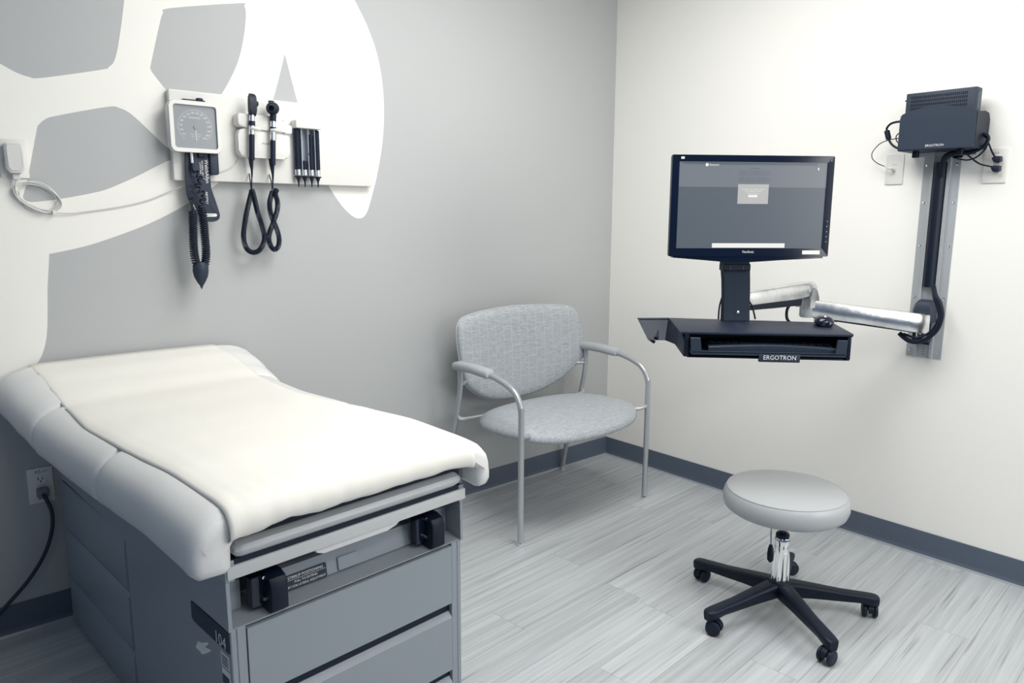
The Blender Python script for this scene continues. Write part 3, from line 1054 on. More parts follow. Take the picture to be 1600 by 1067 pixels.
def handle(x, zb, head, label, name, cat):
    """diagnostic handle from the cord at the bottom to the head"""
    t = thing(name, label, cat, (x, -.088, zb))
    tilt = Vector((.055, 0, 1)).normalized()
    zq = tilt.to_track_quat('Z', 'Y').to_matrix().to_4x4()
    def L(prof, nm, m, n=20):
        MB().lathe(prof, n, zq).build(nm, m, t)
    L([(.0001, .0), (.0025, .0), (.0045, .035), (.0055, .062), (.0001, .062)], 'strain_relief', M_RUBBER)
    L([(.0001, .060), (.0085, .062), (.0095, .068), (.0095, .145), (.0088, .150), (.0001, .150)], 'grip', M_RUBBER)
    L([(.0001, .148), (.0098, .150), (.0102, .156), (.0102, .180), (.0001, .182)], 'chrome_sleeve', M_CHROME)
    L([(.0001, .180), (.0112, .180), (.0112, .196), (.0001, .196)], 'collar_ring', M_RUBBER)
    L([(.0001, .195), (.0095, .195), (.0095, .218), (.0001, .219)], 'chrome_neck', M_CHROME)
    if head == 'oph':
        m = MB()
        pr = sm2([(-.009, .216), (.009, .216), (.0115, .24), (.0135, .262), (.0125, .278), (.010, .288), (.004, .291), (-.004, .282), (-.010, .265), (-.012, .242)], 3, True)
        m.prism(pr, lambda a, b, tt: tuple(zq @ Vector((a, tt, b))), -.014, .010, .005, 3)
        m.build('ophthalmoscope_head', M_RUBBER, t)
        MB().lathe([(.0001, -.003), (.009, -.003), (.009, .003), (.0001, .003)], 20, zq @ Matrix.Translation((0, -.0175, .258)) @ Matrix.Rotation(PI/2, 4, 'X')).build('lens_dial', M_BLACK, t)
    else:
        L([(.0001, .217), (.0105, .217), (.0115, .24), (.010, .252), (.0001, .254)], 'head_socket', M_RUBBER)
        d = Vector((-.50, -.80, -.10)).normalized()
        q = d.to_track_quat('Z', 'Y').to_matrix().to_4x4()
        M = Matrix.Translation(zq @ Vector((.002, 0, .262))) @ q
        MB().lathe([(.0001, -.034), (.012, -.034), (.018, -.026), (.0225, .000), (.0225, .012), (.019, .020), (.0150, .022), (.0135, .034), (.0115, .040), (.0085, .040), (.0070, .024), (.0001, .024)], 24, M).build('otoscope_head', M_RUBBER, t)
        MB().lathe([(.0001, .0), (.010, .0), (.010, .016), (.0001, .016)], 16, Matrix.Translation(zq @ Vector((.016, 0, .274)))).build('viewing_window', M_BLACKM, t)
    return t


def coil_cord(name, label, lead, loop, lead2, R=.0080):
    o = Vector(lead[0])
    t = thing(name, label, 'cord', tuple(o))
    sub = lambda P: [Vector(p)-o for p in P]
    MB().tube(sub(smooth_path(lead, 5)), .0022, 6).build('lead', M_RUBBER, t)
    MB().tube(coil_path(sub(smooth_path(loop, 8)), R, .0050, 9), .0022, 5).build('coil', M_RUBBER, t)
    MB().tube(sub(smooth_path(lead2, 5)), .0022, 6).build('lead', M_RUBBER, t)
    return t


wall_board()
gauge()
cuff()
bp_hose()
transformer()
handle(-2.037, 1.478, 'oph', 'black and chrome ophthalmoscope, left of the two handles on the white cradle', 'ophthalmoscope', 'medical instrument')
handle(-1.960, 1.463, 'oto', 'black and chrome otoscope with round nozzle head, right handle on the white cradle', 'otoscope', 'medical instrument')
y = -.055
coil_cord('coiled_cable', 'black coiled cord hanging in one wide teardrop loop below the board', [(-2.024, -.034, 1.494), (-2.030, y, 1.462), (-2.028, y, 1.435)],
          [(-2.026, y, 1.434), (-2.043, y, 1.379), (-2.056, y, 1.33), (-2.066, y, 1.27), (-2.058, y, 1.228), (-2.034, y, 1.211), (-2.006, y, 1.222), (-1.988, y, 1.262), (-1.996, y, 1.31), (-2.010, y, 1.36), (-2.026, y-.014, 1.415), (-2.034, y-.018, 1.436)],
          [(-2.034, y-.018, 1.434), (-2.036, -.080, 1.455), (-2.037, -.088, 1.480)])
coil_cord('coiled_cable', 'black coiled cord hanging in a narrow twisted figure-eight loop below the board', [(-1.949, -.034, 1.494), (-1.950, y, 1.46), (-1.950, y, 1.435)],
          [(-1.948, y, 1.434), (-1.962, y, 1.39), (-1.958, y, 1.345), (-1.941, y, 1.30), (-1.932, y, 1.262), (-1.936, y, 1.232), (-1.951, y, 1.219), (-1.967, y, 1.236), (-1.971, y, 1.27), (-1.960, y-.014, 1.315), (-1.944, y-.016, 1.355), (-1.937, y-.014, 1.39), (-1.944, y-.012, 1.425), (-1.935, y-.008, 1.440)],
          [(-1.936, y-.008, 1.438), (-1.955, -.075, 1.445), (-1.960, -.088, 1.465)])


def specula():
    t = thing('specula_dispenser', 'clear-fronted dispenser with black ear specula columns on the board', 'dispenser', (-1.803, -.030, 1.49))
    MB().prism(rrect(-.052, .052, .176, .206, .005, 3), XZ, -.046, -.001, .004, 2).build('lid', M_PLASTIC, t)
    MB().box(-.050, .050, -.010, -.001, .010, .178).build('back_plate', M_CLEAR, t)
    for k, (x, top) in enumerate(((-.040, .176), (-.014, .060), (.014, .158), (.040, .176))):
        c = MB()
        z = -.002
        c.lathe([(.0001, -.036), (.0018, -.036), (.0035, -.016), (.0095, .0), (.0105, .004), (.0001, .004)], 14, Matrix.Translation((x, -.022, z)))
        c.lathe([(.0001, .002)]+[(r, h) for j in range(int((top-.03)/.006)) for r, h in ((.0098, .030+j*.006), (.0108, .0345+j*.006))]+[(.0001, max(top, .034))], 14, Matrix.Translation((x, -.022, 0)))
        sp = c.build('speculum_stack', M_RUBBER, t)
        MB().lathe([(.0001, .006), (.0112, .006), (.0112, .026), (.0001, .026)], 14, Matrix.Translation((x, -.022, 0))).build('release_collar', M_CHROME, t)
    for x in (-.027, .0, .027):
        MB().box(x-.0012, x+.0012, -.034, -.010, .008, .178).build('divider', M_CLEAR, t)
    MB().box(-.053, .053, -.026, -.012, -.002, .003, .001, 1).build('bottom_rim', M_RUBBER, t)
    MB().lathe([(.0001, 0), (.003, 0), (.003, .002), (.0001, .002)], 10, Matrix.Translation((0, -.035, .085)) @ Matrix.Rotation(PI/2, 4, 'X')).build('screw', M_BLACKM, t)
    return t


specula()


# ------------------------------------------------------------------ plates, adapter, cables on the back wall
def duplex_face(parent, f, z, m=M_PLASTIC):
    MB().prism(rrect(-.0165, .0165, z-.0145, z+.0145, .006, 3), f, .005, .0068, .0008, 1).build('receptacle', m, parent)
    for dx in (-.0062, .0062):
        MB().prism([(dx-.0011, z), (dx+.0011, z), (dx+.0011, z+.008), (dx-.0011, z+.008)], f, .0066, .0071).build('slot', M_BLACK, parent)
    MB().prism([(.0024*math.cos(a*.7854), z-.0055+.0024*math.sin(a*.7854)) for a in range(8)], f, .0066, .0071).build('slot', M_BLACK, parent)


XZn = lambda a, b, t: (a, -t, b)       # on the back wall, facing the room
YZn = lambda a, b, t: (-t, -a, b)      # on the right wall, facing the room (a runs to the viewer's right)

t = thing('wall_outlet', 'white outlet plate marked A5-11 low on the grey wall behind the exam table', 'outlet', (-2.757, 0, .478))
MB().prism(rrect(-.036, .036, -.059, .059, .003, 3), XZn, .0003, .0055, .0015, 2).build('cover_plate', M_PLASTIC, t)
duplex_face(t, XZn, .019)
duplex_face(t, XZn, -.020)
text('A5-11', .015, M_PRINTD, t, frame((.004, -.0058, .046), (1, 0, 0), (0, 0, 1), (0, -1, 0)))
t = thing('power_cord', 'thick dark power cord with moulded plug running from the low outlet to the floor', 'cord', (-2.757, -.008, .458))
MB().prism(rrect(-.016, .016, -.018, .016, .007, 4), lambda a, b, tt: (a, -tt, b), .0005, .026, .004, 2).build('plug', mat('grey_plug', rgb(110, 116, 124), .45), t)
P = [Vector(p)-Vector((-2.757, -.008, .458)) for p in smooth_path([(-2.757, -.030, .455), (-2.752, -.046, .44), (-2.742, -.052, .40), (-2.746, -.054, .34), (-2.772, -.06, .27), (-2.820, -.064, .20), (-2.880, -.066, .140), (-2.96, -.07, .07), (-3.06, -.08, .012), (-3.2, -.09, .010)], 6)]
MB().tube(P, .0062, 10).build('cable', M_BLACKM, t)

t = thing('wall_outlet', 'white outlet plate high on the wall under the plug-in adapter', 'outlet', (-2.738, 0, 1.512))
MB().prism(rrect(-.037, .037, -.058, .058, .003, 3), XZn, .0011, .0060, .0015, 2).build('cover_plate', M_PLASTIC, t)
duplex_face(t, XZn, .028)
duplex_face(t, XZn, -.028)
t = thing('plug_in_adapter', 'small pale grey power adapter plugged in at the left edge of the mural', 'adapter', (-2.740, -.0072, 1.512))
MB().prism([(-.021, .043), (.021, .043), (.024, .032), (.0235, -.032), (.014, -.045), (-.014, -.045), (-.0235, -.032), (-.024, .032)], XZn, .0, .034, .005, 2).build('adapter_body', M_PLASTIC2, t)
MB().prism([(-.018, .040), (.018, .040), (.019, .028), (.019, -.028), (.010, -.038), (-.010, -.038), (-.019, -.028), (-.019, .028)], XZn, .033, .0355, .002, 1).build('adapter_face', M_PLASTIC2, t)
MB().lathe([(.0001, 0), (.0022, 0), (.0022, .001), (.0001, .001)], 10, Matrix.Translation((.004, -.0357, -.018)) @ Matrix.Rotation(PI/2, 4, 'X')).build('indicator_lamp', M_PRINTW, t)
MB().prism(rrect(-.009, .011, -.063, -.045, .003, 2), XZn, .008, .022, .002, 1).build('cable_plug', M_PLASTIC2, t)


def white_cable():
    o = Vector((-2.738, -.02, 1.45))
    t = thing('white_cable', 'thin pale cable coiled and tied beside the adapter, running right to the board', 'cable', tuple(o))
    pts = [(-2.738, -.022, 1.452), (-2.744, -.018, 1.420), (-2.735, -.012, 1.392)]
    c = (-2.684, 1.398)
    # four turns of coil (tilted oval)
    for k in range(4*14+5):
        a = math.radians(190+k*360/14)
        R1 = .052+.002*math.sin(k*.9)+.0042*(k//14)
        R2_ = .034+.002*math.cos(k*.7)+.0034*((k//14+2) % 4)
        ca, sa = math.cos(a)*R1, math.sin(a)*R2_
        rr = math.radians(-28)
        pts.append((c[0]+ca*math.cos(rr)-sa*math.sin(rr), -.008-.0022*(k//14)-.002*math.sin(a), c[1]+ca*math.sin(rr)+sa*math.cos(rr)))
    pts += [(-2.66, -.012, 1.352), (-2.60, -.008, 1.350), (-2.565, -.006, 1.354), (-2.46, -.006, 1.371), (-2.366, -.006, 1.395), (-2.301, -.008, 1.423), (-2.262, -.022, 1.440), (-2.225, -.034, 1.455), (-2.17, -.034, 1.478), (-2.139, -.0335, 1.492), (-2.098, -.033, 1.508), (-2.073, -.033, 1.526), (-2.060, -.0335, 1.545)]
    MB().tube([Vector(p)-o for p in smooth_path(pts, 3)], .0021, 7).build('cable_run', M_PLASTIC2, t)
    for p in ((-2.741, 1.420), (-2.648, 1.352)):
        MB().prism(rrect(-.004, .004, -.006, .006, .002, 2), lambda a, b, tt: (a+p[0]-o.x, -tt-o.y, b+p[1]-o.z), .004, .020, .001, 1).build('cable_tie', M_PLASTIC, t)
    return t


white_cable()


# ------------------------------------------------------------------ right wall: rail, computer, plates
def wall_track():
    t = thing('wall_track', 'vertical grey metal mounting track on the white wall', 'wall track', (0, -1.643, .806))
    h = .80
    m = MB()
    # cross-section (a along wall to viewer right, t depth)
    sec = [(-.0645, .0005), (-.0645, .004), (-.034, .004), (-.034, .018), (-.024, .018), (-.024, .006), (.024, .006), (.024, .018), (.034, .018), (.034, .004), (.0645, .004), (.0645, .0005)]
    m.loft([[(-d, -a, z) for a, d in sec] for z in (0, h)])
    tr = m.build('extrusion', M_RAIL, t)
    for z in (.025, .236, .436, .60, .74):
        for a in (-.052, .052):
            MB().lathe([(.0001, 0), (.0052, 0), (.0048, .0018), (.0022, .0024), (.0001, .0015)], 14, Matrix.Translation((-.004, -a, z)) @ Matrix.Rotation(-PI/2, 4, 'Y')).build('screw', M_CHROME, t)
    for z in (.012, .022, .034):
        MB().lathe([(.0001, 0), (.002, 0), (.002, .0006), (.0001, .0006)], 10, Matrix.Translation((-.006, 0, z)) @ Matrix.Rotation(-PI/2, 4, 'Y')).build('track_hole', M_BLACK, t)
    return t


wall_track()
t = thing('cable_conduit', 'long black half-round cable cover running up inside the wall track', 'cable cover', (-.0065, -1.643, 1.085))
rings = []
for z in (0, .47):
    rings.append([(-.032*math.sin(PI*k/12)-.0, .023*math.cos(PI*k/12), z) for k in range(13)])
MB().loft(rings).build('cover', M_BLACK, t)

t = thing('track_slider', 'dark plastic sliding bracket at the foot of the wall track, holding the arm', 'bracket', (-.007, -1.643, .86))
MB().prism([(-.0235, 0), (.0235, 0), (.0235, .172), (-.0235, .172)], YZn, 0, .018, .002, 1).build('slider_block', M_RUBBER, t)
rings = []
for z, hw, d in ((.090, .040, .048), (.135, .040, .052), (.160, .034, .046), (.172, .026, .036), (.176, .020, .028)):
    rings.append([(-.012, hw, z), (-d*.7, hw, z), (-d, hw*.72, z), (-d, -hw*.72, z), (-d*.7, -hw, z), (-.012, -hw, z)])
MB().loft(rings).build('slider_cap', M_BLACKM, t)
MB().box(-.050, -.012, -.030, .030, .012, .050, .006, 2).build('slider_foot', M_BLACKM, t)
MB().lathe([(.0001, .030), (.017, .030), (.019, .036), (.019, .105), (.017, .112), (.0001, .112)], 24, Matrix.Translation((-.062, -.010, 0))).build('pivot_barrel', M_ALU, t)
MB().box(-.062, -.020, -.022, .006, .045, .095, .004, 1).build('pivot_knuckle', M_BLACKM, t)


def computer():
    t = thing('computer_holder', 'dark navy metal wall holder with curved top, above the wall track', 'computer holder', (0, -1.66, 1.59))
    Y = lambda y: -(y+1.66)
    MB().box(-.004, -.0005, -.05, .05, -.02, .12).build('wall_plate', M_BLACKM, t)
    front = [(-1.531, 1.597), (-1.787, 1.594), (-1.786, 1.720), (-1.728, 1.738), (-1.672, 1.747), (-1.624, 1.746), (-1.563, 1.737), (-1.537, 1.726), (-1.531, 1.712)]
    P = [(Y(a), b-1.59) for a, b in front]
    MB().prism(P, YZn, .138, .142, .001, 1).build('front_plate', M_BLACKM, t)
    MB().box(-.138, -.006, -.125, .128, .004, .008).build('bottom_plate', M_BLACKM, t)
    side = [(-.138, .006), (-.138, .126), (-.06, .134), (-.020, .130), (-.006, .110), (-.006, .006)]
    MB().loft([[(a, -.128, b) for a, b in side], [(a, -.1255, b) for a, b in side]]).build('side_plate', M_BLACK, t)
    for yy, x in ((-1.582, -.10), (-1.732, -.10)):
        MB().box(x-.010, x+.010, Y(yy)*-1-.010, Y(yy)*-1+.010, -.020, .004, .002, 1).build('foot_tab', M_BLACK, t)
    text('ERGOTRON', .0115, M_PRINTW, t, frame((-.1425, Y(-1.659)*-1, .018), (0, -1, 0), (0, 0, 1), (-1, 0, 0)))
    MB().box(-.012, -.002, -.10, .10, -.012, .004, .001, 1).build('mount_bracket', M_RAIL, t)
    c = thing('mini_computer', 'slim dark computer case with perforated side standing in the wall holder', 'computer', (-.09, -1.652, 1.599))
    MB().box(-.020, .034, -.118, .118, 0.0, .205, .003, 2).build('case', M_BLACKM, c)
    # vent slots
    m = MB()
    for r in range(6):
        for k in range(30):
            yv = .098-k*.0064
            z = .188-r*.0135
            m.box(-.0206, -.0198, yv-.0019, yv+.0019, z-.0048, z+.0048)
    v = m.build('vent_slot', M_BLACK, c)
    v['kind'] = 'stuff'
    MB().box(-.004, .004, .118, .128, .180, .185, .001, 1).build('antenna_stub', M_BLACK, c)
    for z in (.125, .098):
        MB().box(-.014, -.010, .118, .137, z, z+.002).build('bracket_lug', M_BLACKG, c)
    MB().box(-.008, .020, -.1188, -.1178, .130, .19).build('side_badge', M_PRINTD, c)
    return t


computer()


def plug_cables():
    # ferrite power lead on the left of the computer
    o = Vector((-.08, -1.50, 1.70))
    t = thing('ferrite_power_lead', 'black lead with ferrite block looping at the left of the computer', 'cable', tuple(o))
    f = lambda P, n=6: [Vector(p)-o for p in smooth_path(P, n)]
    MB().tube(f([(-.085, -1.530, 1.708), (-.085, -1.505, 1.709), (-.085, -1.478, 1.705), (-.085, -1.463, 1.690), (-.085, -1.463, 1.672)]), .0042, 8).build('lead', M_BLACK, t)
    MB().tube([Vector(p)-o for p in ((-.085, -1.528, 1.708), (-.085, -1.512, 1.709), (-.085, -1.503, 1.709))], [.006, .0055, .0035], 8).build('lead_plug', M_RUBBER, t)
    d = Vector((0, -1.473, 1.645))-Vector((0, -1.463, 1.678))
    MB().tube([Vector((-.085, -1.4625, 1.680))-o, Vector((-.085, -1.463, 1.678))-o, Vector((-.085, -1.4725, 1.647))-o, Vector((-.085, -1.4730, 1.645))-o], [.006, .010, .010, .006], 12).build('ferrite_block', M_BLACK, t)
    MB().tube(f([(-.085, -1.473, 1.646), (-.085, -1.484, 1.628), (-.085, -1.502, 1.614), (-.085, -1.522, 1.606), (-.080, -1.55, 1.602)]), .0042, 8).build('lead', M_BLACK, t)
    o2 = Vector((-.05, -1.45, 1.60))
    t = thing('network_cable', 'thin dark cable arching left from the computer down to the blank wall plate', 'cable', tuple(o2))
    g = lambda P, n=6: [Vector(p)-o2 for p in smooth_path(P, n)]
    MB().tube(g([(-.08, -1.525, 1.648), (-.07, -1.493, 1.648), (-.06, -1.460, 1.645), (-.05, -1.425, 1.634), (-.045, -1.398, 1.605), (-.042, -1.398, 1.580), (-.040, -1.420, 1.560), (-.034, -1.452, 1.545), (-.028, -1.468, 1.537)]), .0018, 6).build('cable_run', M_RUBBER, t)
    MB().tube([Vector(p)-o2 for p in ((-.036, -1.445, 1.5475), (-.029, -1.467, 1.538), (-.0075, -1.4705, 1.533))], [.0022, .0045, .0045], 8).build('connector', M_PLASTIC2, t)
    t = thing('usb_lead', 'short black lead curling out at the lower left of the computer holder', 'cable', tuple(o))
    MB().tube(f([(-.10, -1.531, 1.665), (-.10, -1.518, 1.666), (-.10, -1.506, 1.655), (-.10, -1.508, 1.638), (-.10, -1.520, 1.624), (-.10, -1.5295, 1.616)]), .0020, 6).build('cable_run', M_BLACK, t)
    MB().tube(f([(-.10, -1.531, 1.665), (-.10, -1.520, 1.666)], 2), .0035, 6).build('connector', M_BLACK, t)
    # thick bundle from conduit to behind holder and to the outlets
    o3 = Vector((-.04, -1.70, 1.58))
    h = lambda P, n=6: [Vector(p)-o3 for p in smooth_path(P, n)]
    t = thing('cable_bundle', 'thick black cable curving out of the track top and back up behind the holder', 'cable', tuple(o3))
    MB().tube(h([(-.030, -1.655, 1.50), (-.036, -1.655, 1.545), (-.045, -1.668, 1.572), (-.055, -1.695, 1.582), (-.06, -1.73, 1.582), (-.06, -1.765, 1.585), (-.06, -1.795, 1.602), (-.06, -1.806, 1.625), (-.06, -1.798, 1.640), (-.06, -1.780, 1.644)]), [.011]*20+[.0085]*11+[.0062]*24, 10).build('sleeve', M_BLACK, t)
    MB().tube(h([(-.04, -1.69, 1.570), (-.045, -1.72, 1.560), (-.045, -1.745, 1.557), (-.045, -1.77, 1.566), (-.05, -1.795, 1.590), (-.05, -1.803, 1.620), (-.05, -1.790, 1.636), (-.05, -1.775, 1.640)]), .0026, 6).build('thin_strand', M_BLACK, t)
    for nm, pts, lab in (
        ('power_cord', [(-.052, -1.806, 1.612), (-.05, -1.810, 1.600), (-.045, -1.818, 1.580), (-.036, -1.824, 1.566), (-.030, -1.827, 1.561)], 'black cord with angled plug in the upper socket of the right outlet'),
        ('power_cord', [(-.055, -1.742, 1.576), (-.05, -1.76, 1.558), (-.045, -1.785, 1.540), (-.036, -1.815, 1.531), (-.030, -1.827, 1.529)], 'black cord with angled plug in the lower socket of the right outlet')):
        pz = 1.556 if 'upper' in lab else 1.523
        oo = Vector((-.030, -1.829, pz))
        t = thing(nm, lab, 'cable', tuple(oo))
        MB().tube([Vector(p)-oo for p in smooth_path(pts, 6)], .0030, 7).build('cable_run', M_BLACK, t)
        MB().prism([(-.015, .004), (-.006, .012), (.013, .010), (.014, -.006), (.004, -.013), (-.008, -.009)], YZn, -.0225, .006, .003, 2).build('plug', M_RUBBER, t)


plug_cables()
t = thing('blank_wall_plate', 'white data plate on the wall left of the track', 'wall plate', (0, -1.471, 1.536))
MB().prism(rrect(-.034, .034, -.058, .058, .003, 3), YZn, .0003, .0055, .0015, 2).build('cover_plate', M_PLASTIC, t)
MB().prism(rrect(-.007, .007, -.009, .005, .001, 2), YZn, .0050, .0068).build('data_jack', M_PLASTIC2, t)
text('D-12', .007, M_PRINTD, t, frame((-.0057, 0, .018), (0, -1, 0), (0, 0, 1), (-1, 0, 0)))
t = thing('wall_outlet', 'white outlet plate right of the wall track with two black plugs in it', 'outlet', (0, -1.8185, 1.5345))
MB().prism(rrect(-.0385, .0385, -.061, .061, .004, 3), YZn, .0003, .0060, .0018, 2).build('cover_plate', M_PLASTIC, t)
MB().prism(rrect(-.0168, .0168, -.0335, .0335, .0015, 2), YZn, .0055, .0072, .0005, 1).build('decora_insert', M_PLASTIC, t)
text('A5-9', .010, M_PRINTD, t, frame((-.0063, 0, .044), (0, -1, 0), (0, 0, 1), (-1, 0, 0)))


# ------------------------------------------------------------------ monitor on its arm
MX = Vector((.79863551, -.60181502, 0))
MY = Vector((.60181502, .79863551, 0))
M0 = Vector((-.8331935, -1.35482824, 0))
MROT = math.atan2(MX.y, MX.x)


def mon():
    t = thing('computer_monitor', 'wide black glossy computer monitor showing a grey login screen', 'monitor', M0+Vector((0, 0, 1.383)), MROT)
    z0 = 1.383
    hw, top, bot = .279, 1.552-z0, 1.215-z0
    # bezel with opening
    m = MB()
    out = rrect(-hw, hw, bot, top, .004, 2)
    sL, sR, sT, sB = -.2545, .2555, 1.530-z0, 1.243-z0
    inn = rrect(sL, sR, sB, sT, .001, 2)
    m.loft([[(a*.99, .030, b*.99) for a, b in out], [(a, .012, b) for a, b in out], [(a, .002, b) for a, b in out], [(a*.997, 0, b*.997) for a, b in out], [(a, .001, b) for a, b in inn], [(a, .006, b) for a, b in inn]], caps=False)
    m.build('bezel', M_BLACKG, t)
    # casing back
    rings = []
    for y, s in ((.028, .99), (.042, .94), (.055, .70), (.060, .5)):
        rings.append([(a*s, y, b*s) for a, b in rrect(-hw, hw, bot, top, .02, 4)])
    MB().loft(rings).build('rear_shell', M_BLACK, t)
    # chin
    m = MB()
    chin = [(-.264, bot+.001), (-.264, bot-.004), (-.20, bot-.009), (-.090, bot-.018), (.01, bot-.019), (.12, bot-.012), (.262, bot-.005), (.262, bot+.001)]
    m.prism(chin, XZ, .002, .030, .001, 1)
    m.build('chin', M_BLACKG, t)
    s = MB().prism([(sL, sB), (sR, sB), (sR, sT), (sL, sT)], XZ, .0045, .0065).build('screen', M_SCREEN, t)
    zm = 1.447-z0
    MB().prism([(sL, zm), (sR, zm), (sR, sT), (sL, sT)], XZ, .0041, .0044).build('screen_band', M_SCREENL, s)
    MB().prism([(sL+.14, sT-.010), (sR-.035, sT-.010), (sR-.035, sT-.001), (sL, sT-.001), (sL+.02, sT-.008)], XZ, .00395, .0041).build('screen_header', M_SCRT, s)
    g = lambda x, z: frame((x, .0036, z-z0), (1, 0, 0), (0, 0, 1), (0, -1, 0))
    MB().lathe([(.0001, 0), (.0055, 0), (.0055, .0003), (.0001, .0003)], 18, Matrix.Translation((-.160, .0038, 1.520-z0)) @ Matrix.Rotation(PI/2, 4, 'X')).build('screen_icon', M_DLGW, s)
    text('Beaumont', .0105, M_DLGW, s, g(-.135, 1.520), xs=.75)
    text('WARNING', .006, M_SCRT, s, g(.005, 1.509))
    for k in range(3):
        text('this system is for use by authorised staff only and is', .0052, M_SCRT, s, g(.003, 1.500-k*.006))
    for k in range(3):
        text('individuals using this system without authority may', .0052, M_SCRT, s, g(.003, 1.478-k*.006))
    d = MB().prism([(-.050, 1.392-z0), (.056, 1.392-z0), (.056, 1.457-z0), (-.050, 1.457-z0)], XZ, .0036, .0040).build('dialog_window', M_DLG, s)
    g2 = lambda x, z: frame((x, .0034, z-z0), (1, 0, 0), (0, 0, 1), (0, -1, 0))
    text('Press Ctrl + Alt + Delete to unlock', .0062, M_DLGW, d, g2(.003, 1.440), xs=.85)
    text('this workstation is locked', .0060, M_DLGW, d, g2(.003, 1.434), xs=.85)
    text('by the current user', .0060, M_DLGW, d, g2(.003, 1.427), xs=.85)
    MB().prism([(-.013, 1.414-z0), (.018, 1.414-z0), (.018, 1.422-z0), (-.013, 1.422-z0)], XZ, .0033, .0036).build('dialog_button', M_DLGW, d)
    MB().prism([(-.130, 1.245-z0), (.124, 1.245-z0), (.124, 1.260-z0), (-.130, 1.260-z0)], XZ, .0036, .0040).build('taskbar', M_DLGW, s)
    MB().prism([(.223, 1.505-z0), (.227, 1.505-z0), (.227, 1.513-z0), (.223, 1.513-z0)], XZ, .0036, .0040).build('pointer', M_DLGW, s)
    # bezel marks
    text('ViewSonic', .0125, M_PRINTW, t, frame((-.005, -.0006, 1.231-z0), (1, 0, 0), (0, 0, 1), (0, -1, 0)), xs=.8)
    MB().box(-.250, -.239, -.0012, .001, 1.538-z0, 1.545-z0).build('maker_emblem', M_PRINTW, t)
    MB().box(.186, .248, -.0012, .001, 1.223-z0, 1.236-z0).build('sticker', M_PRINTW, t)
    MB().box(.262, .271, -.0012, .001, 1.533-z0, 1.543-z0).build('corner_badge', M_PRINTD, t)
    for z in (1.335, 1.318, 1.300, 1.283, 1.266):
        MB().box(.266, .268, -.0012, .001, z-z0-.001, z-z0+.001).build('control_mark', M_PRINTW, t)
    return t


mon()


def riser():
    t = thing('monitor_riser', 'black upright bracket joining the monitor to the keyboard tray', 'bracket', M0+MY*.06+Vector((0, 0, .99)), MROT)
    # curved plate, local z 0..0.22
    m = MB()
    rings = []
    for z, x0, x1, y in ((-.004, -.055, .040, .020), (.03, -.056, .037, .018), (.09, -.060, .032, .010), (.14, -.066, .026, .002), (.18, -.074, .020, -.006), (.20, -.079, .016, -.010), (.222, -.078, .014, -.004), (.235, -.078, .014, .022), (.33, -.070, .020, .024)):
        rings.append([(x0, y-.020, z), (x1, y-.020, z), (x1+.001, y-.012, z), (x1, y+.012, z), (x0, y+.012, z), (x0-.006, y-.006, z)])
    m.loft(rings)
    m.build('upright', M_BLACKM, t)
    MB().box(-.0795, .0175, -.038, .004, .175, .198, .002, 1).build('hinge_block', M_BLACK, t)
    MB().box(-.060, .060, .003, .030, .33, .46, .003, 1).build('vesa_plate', M_BLACK, t)
    MB().lathe([(.0001, 0), (.0065, 0), (.0065, .003), (.003, .004), (.0001, .004)], 6, Matrix.Translation((-.008, -.0015, .026)) @ Matrix.Rotation(PI/2, 4, 'X')).build('hex_bolt', M_CHROME, t)
    for x in (-.055, -.010):
        MB().box(x-.001, x+.001, -.040, -.037, .178, .190).build('pin', M_CHROME, t)
    # small wires behind
    MB().tube(smooth_path([(-.050, .020, .10), (-.068, .010, .05), (-.072, .005, .0)], 5), .003, 6).build('wire', M_BLACK, t)
    MB().tube(smooth_path([(.034, .016, .07), (.050, .010, .045), (.062, .004, .0)], 5), .003, 6).build('wire', M_BLACK, t)
    return t


riser()


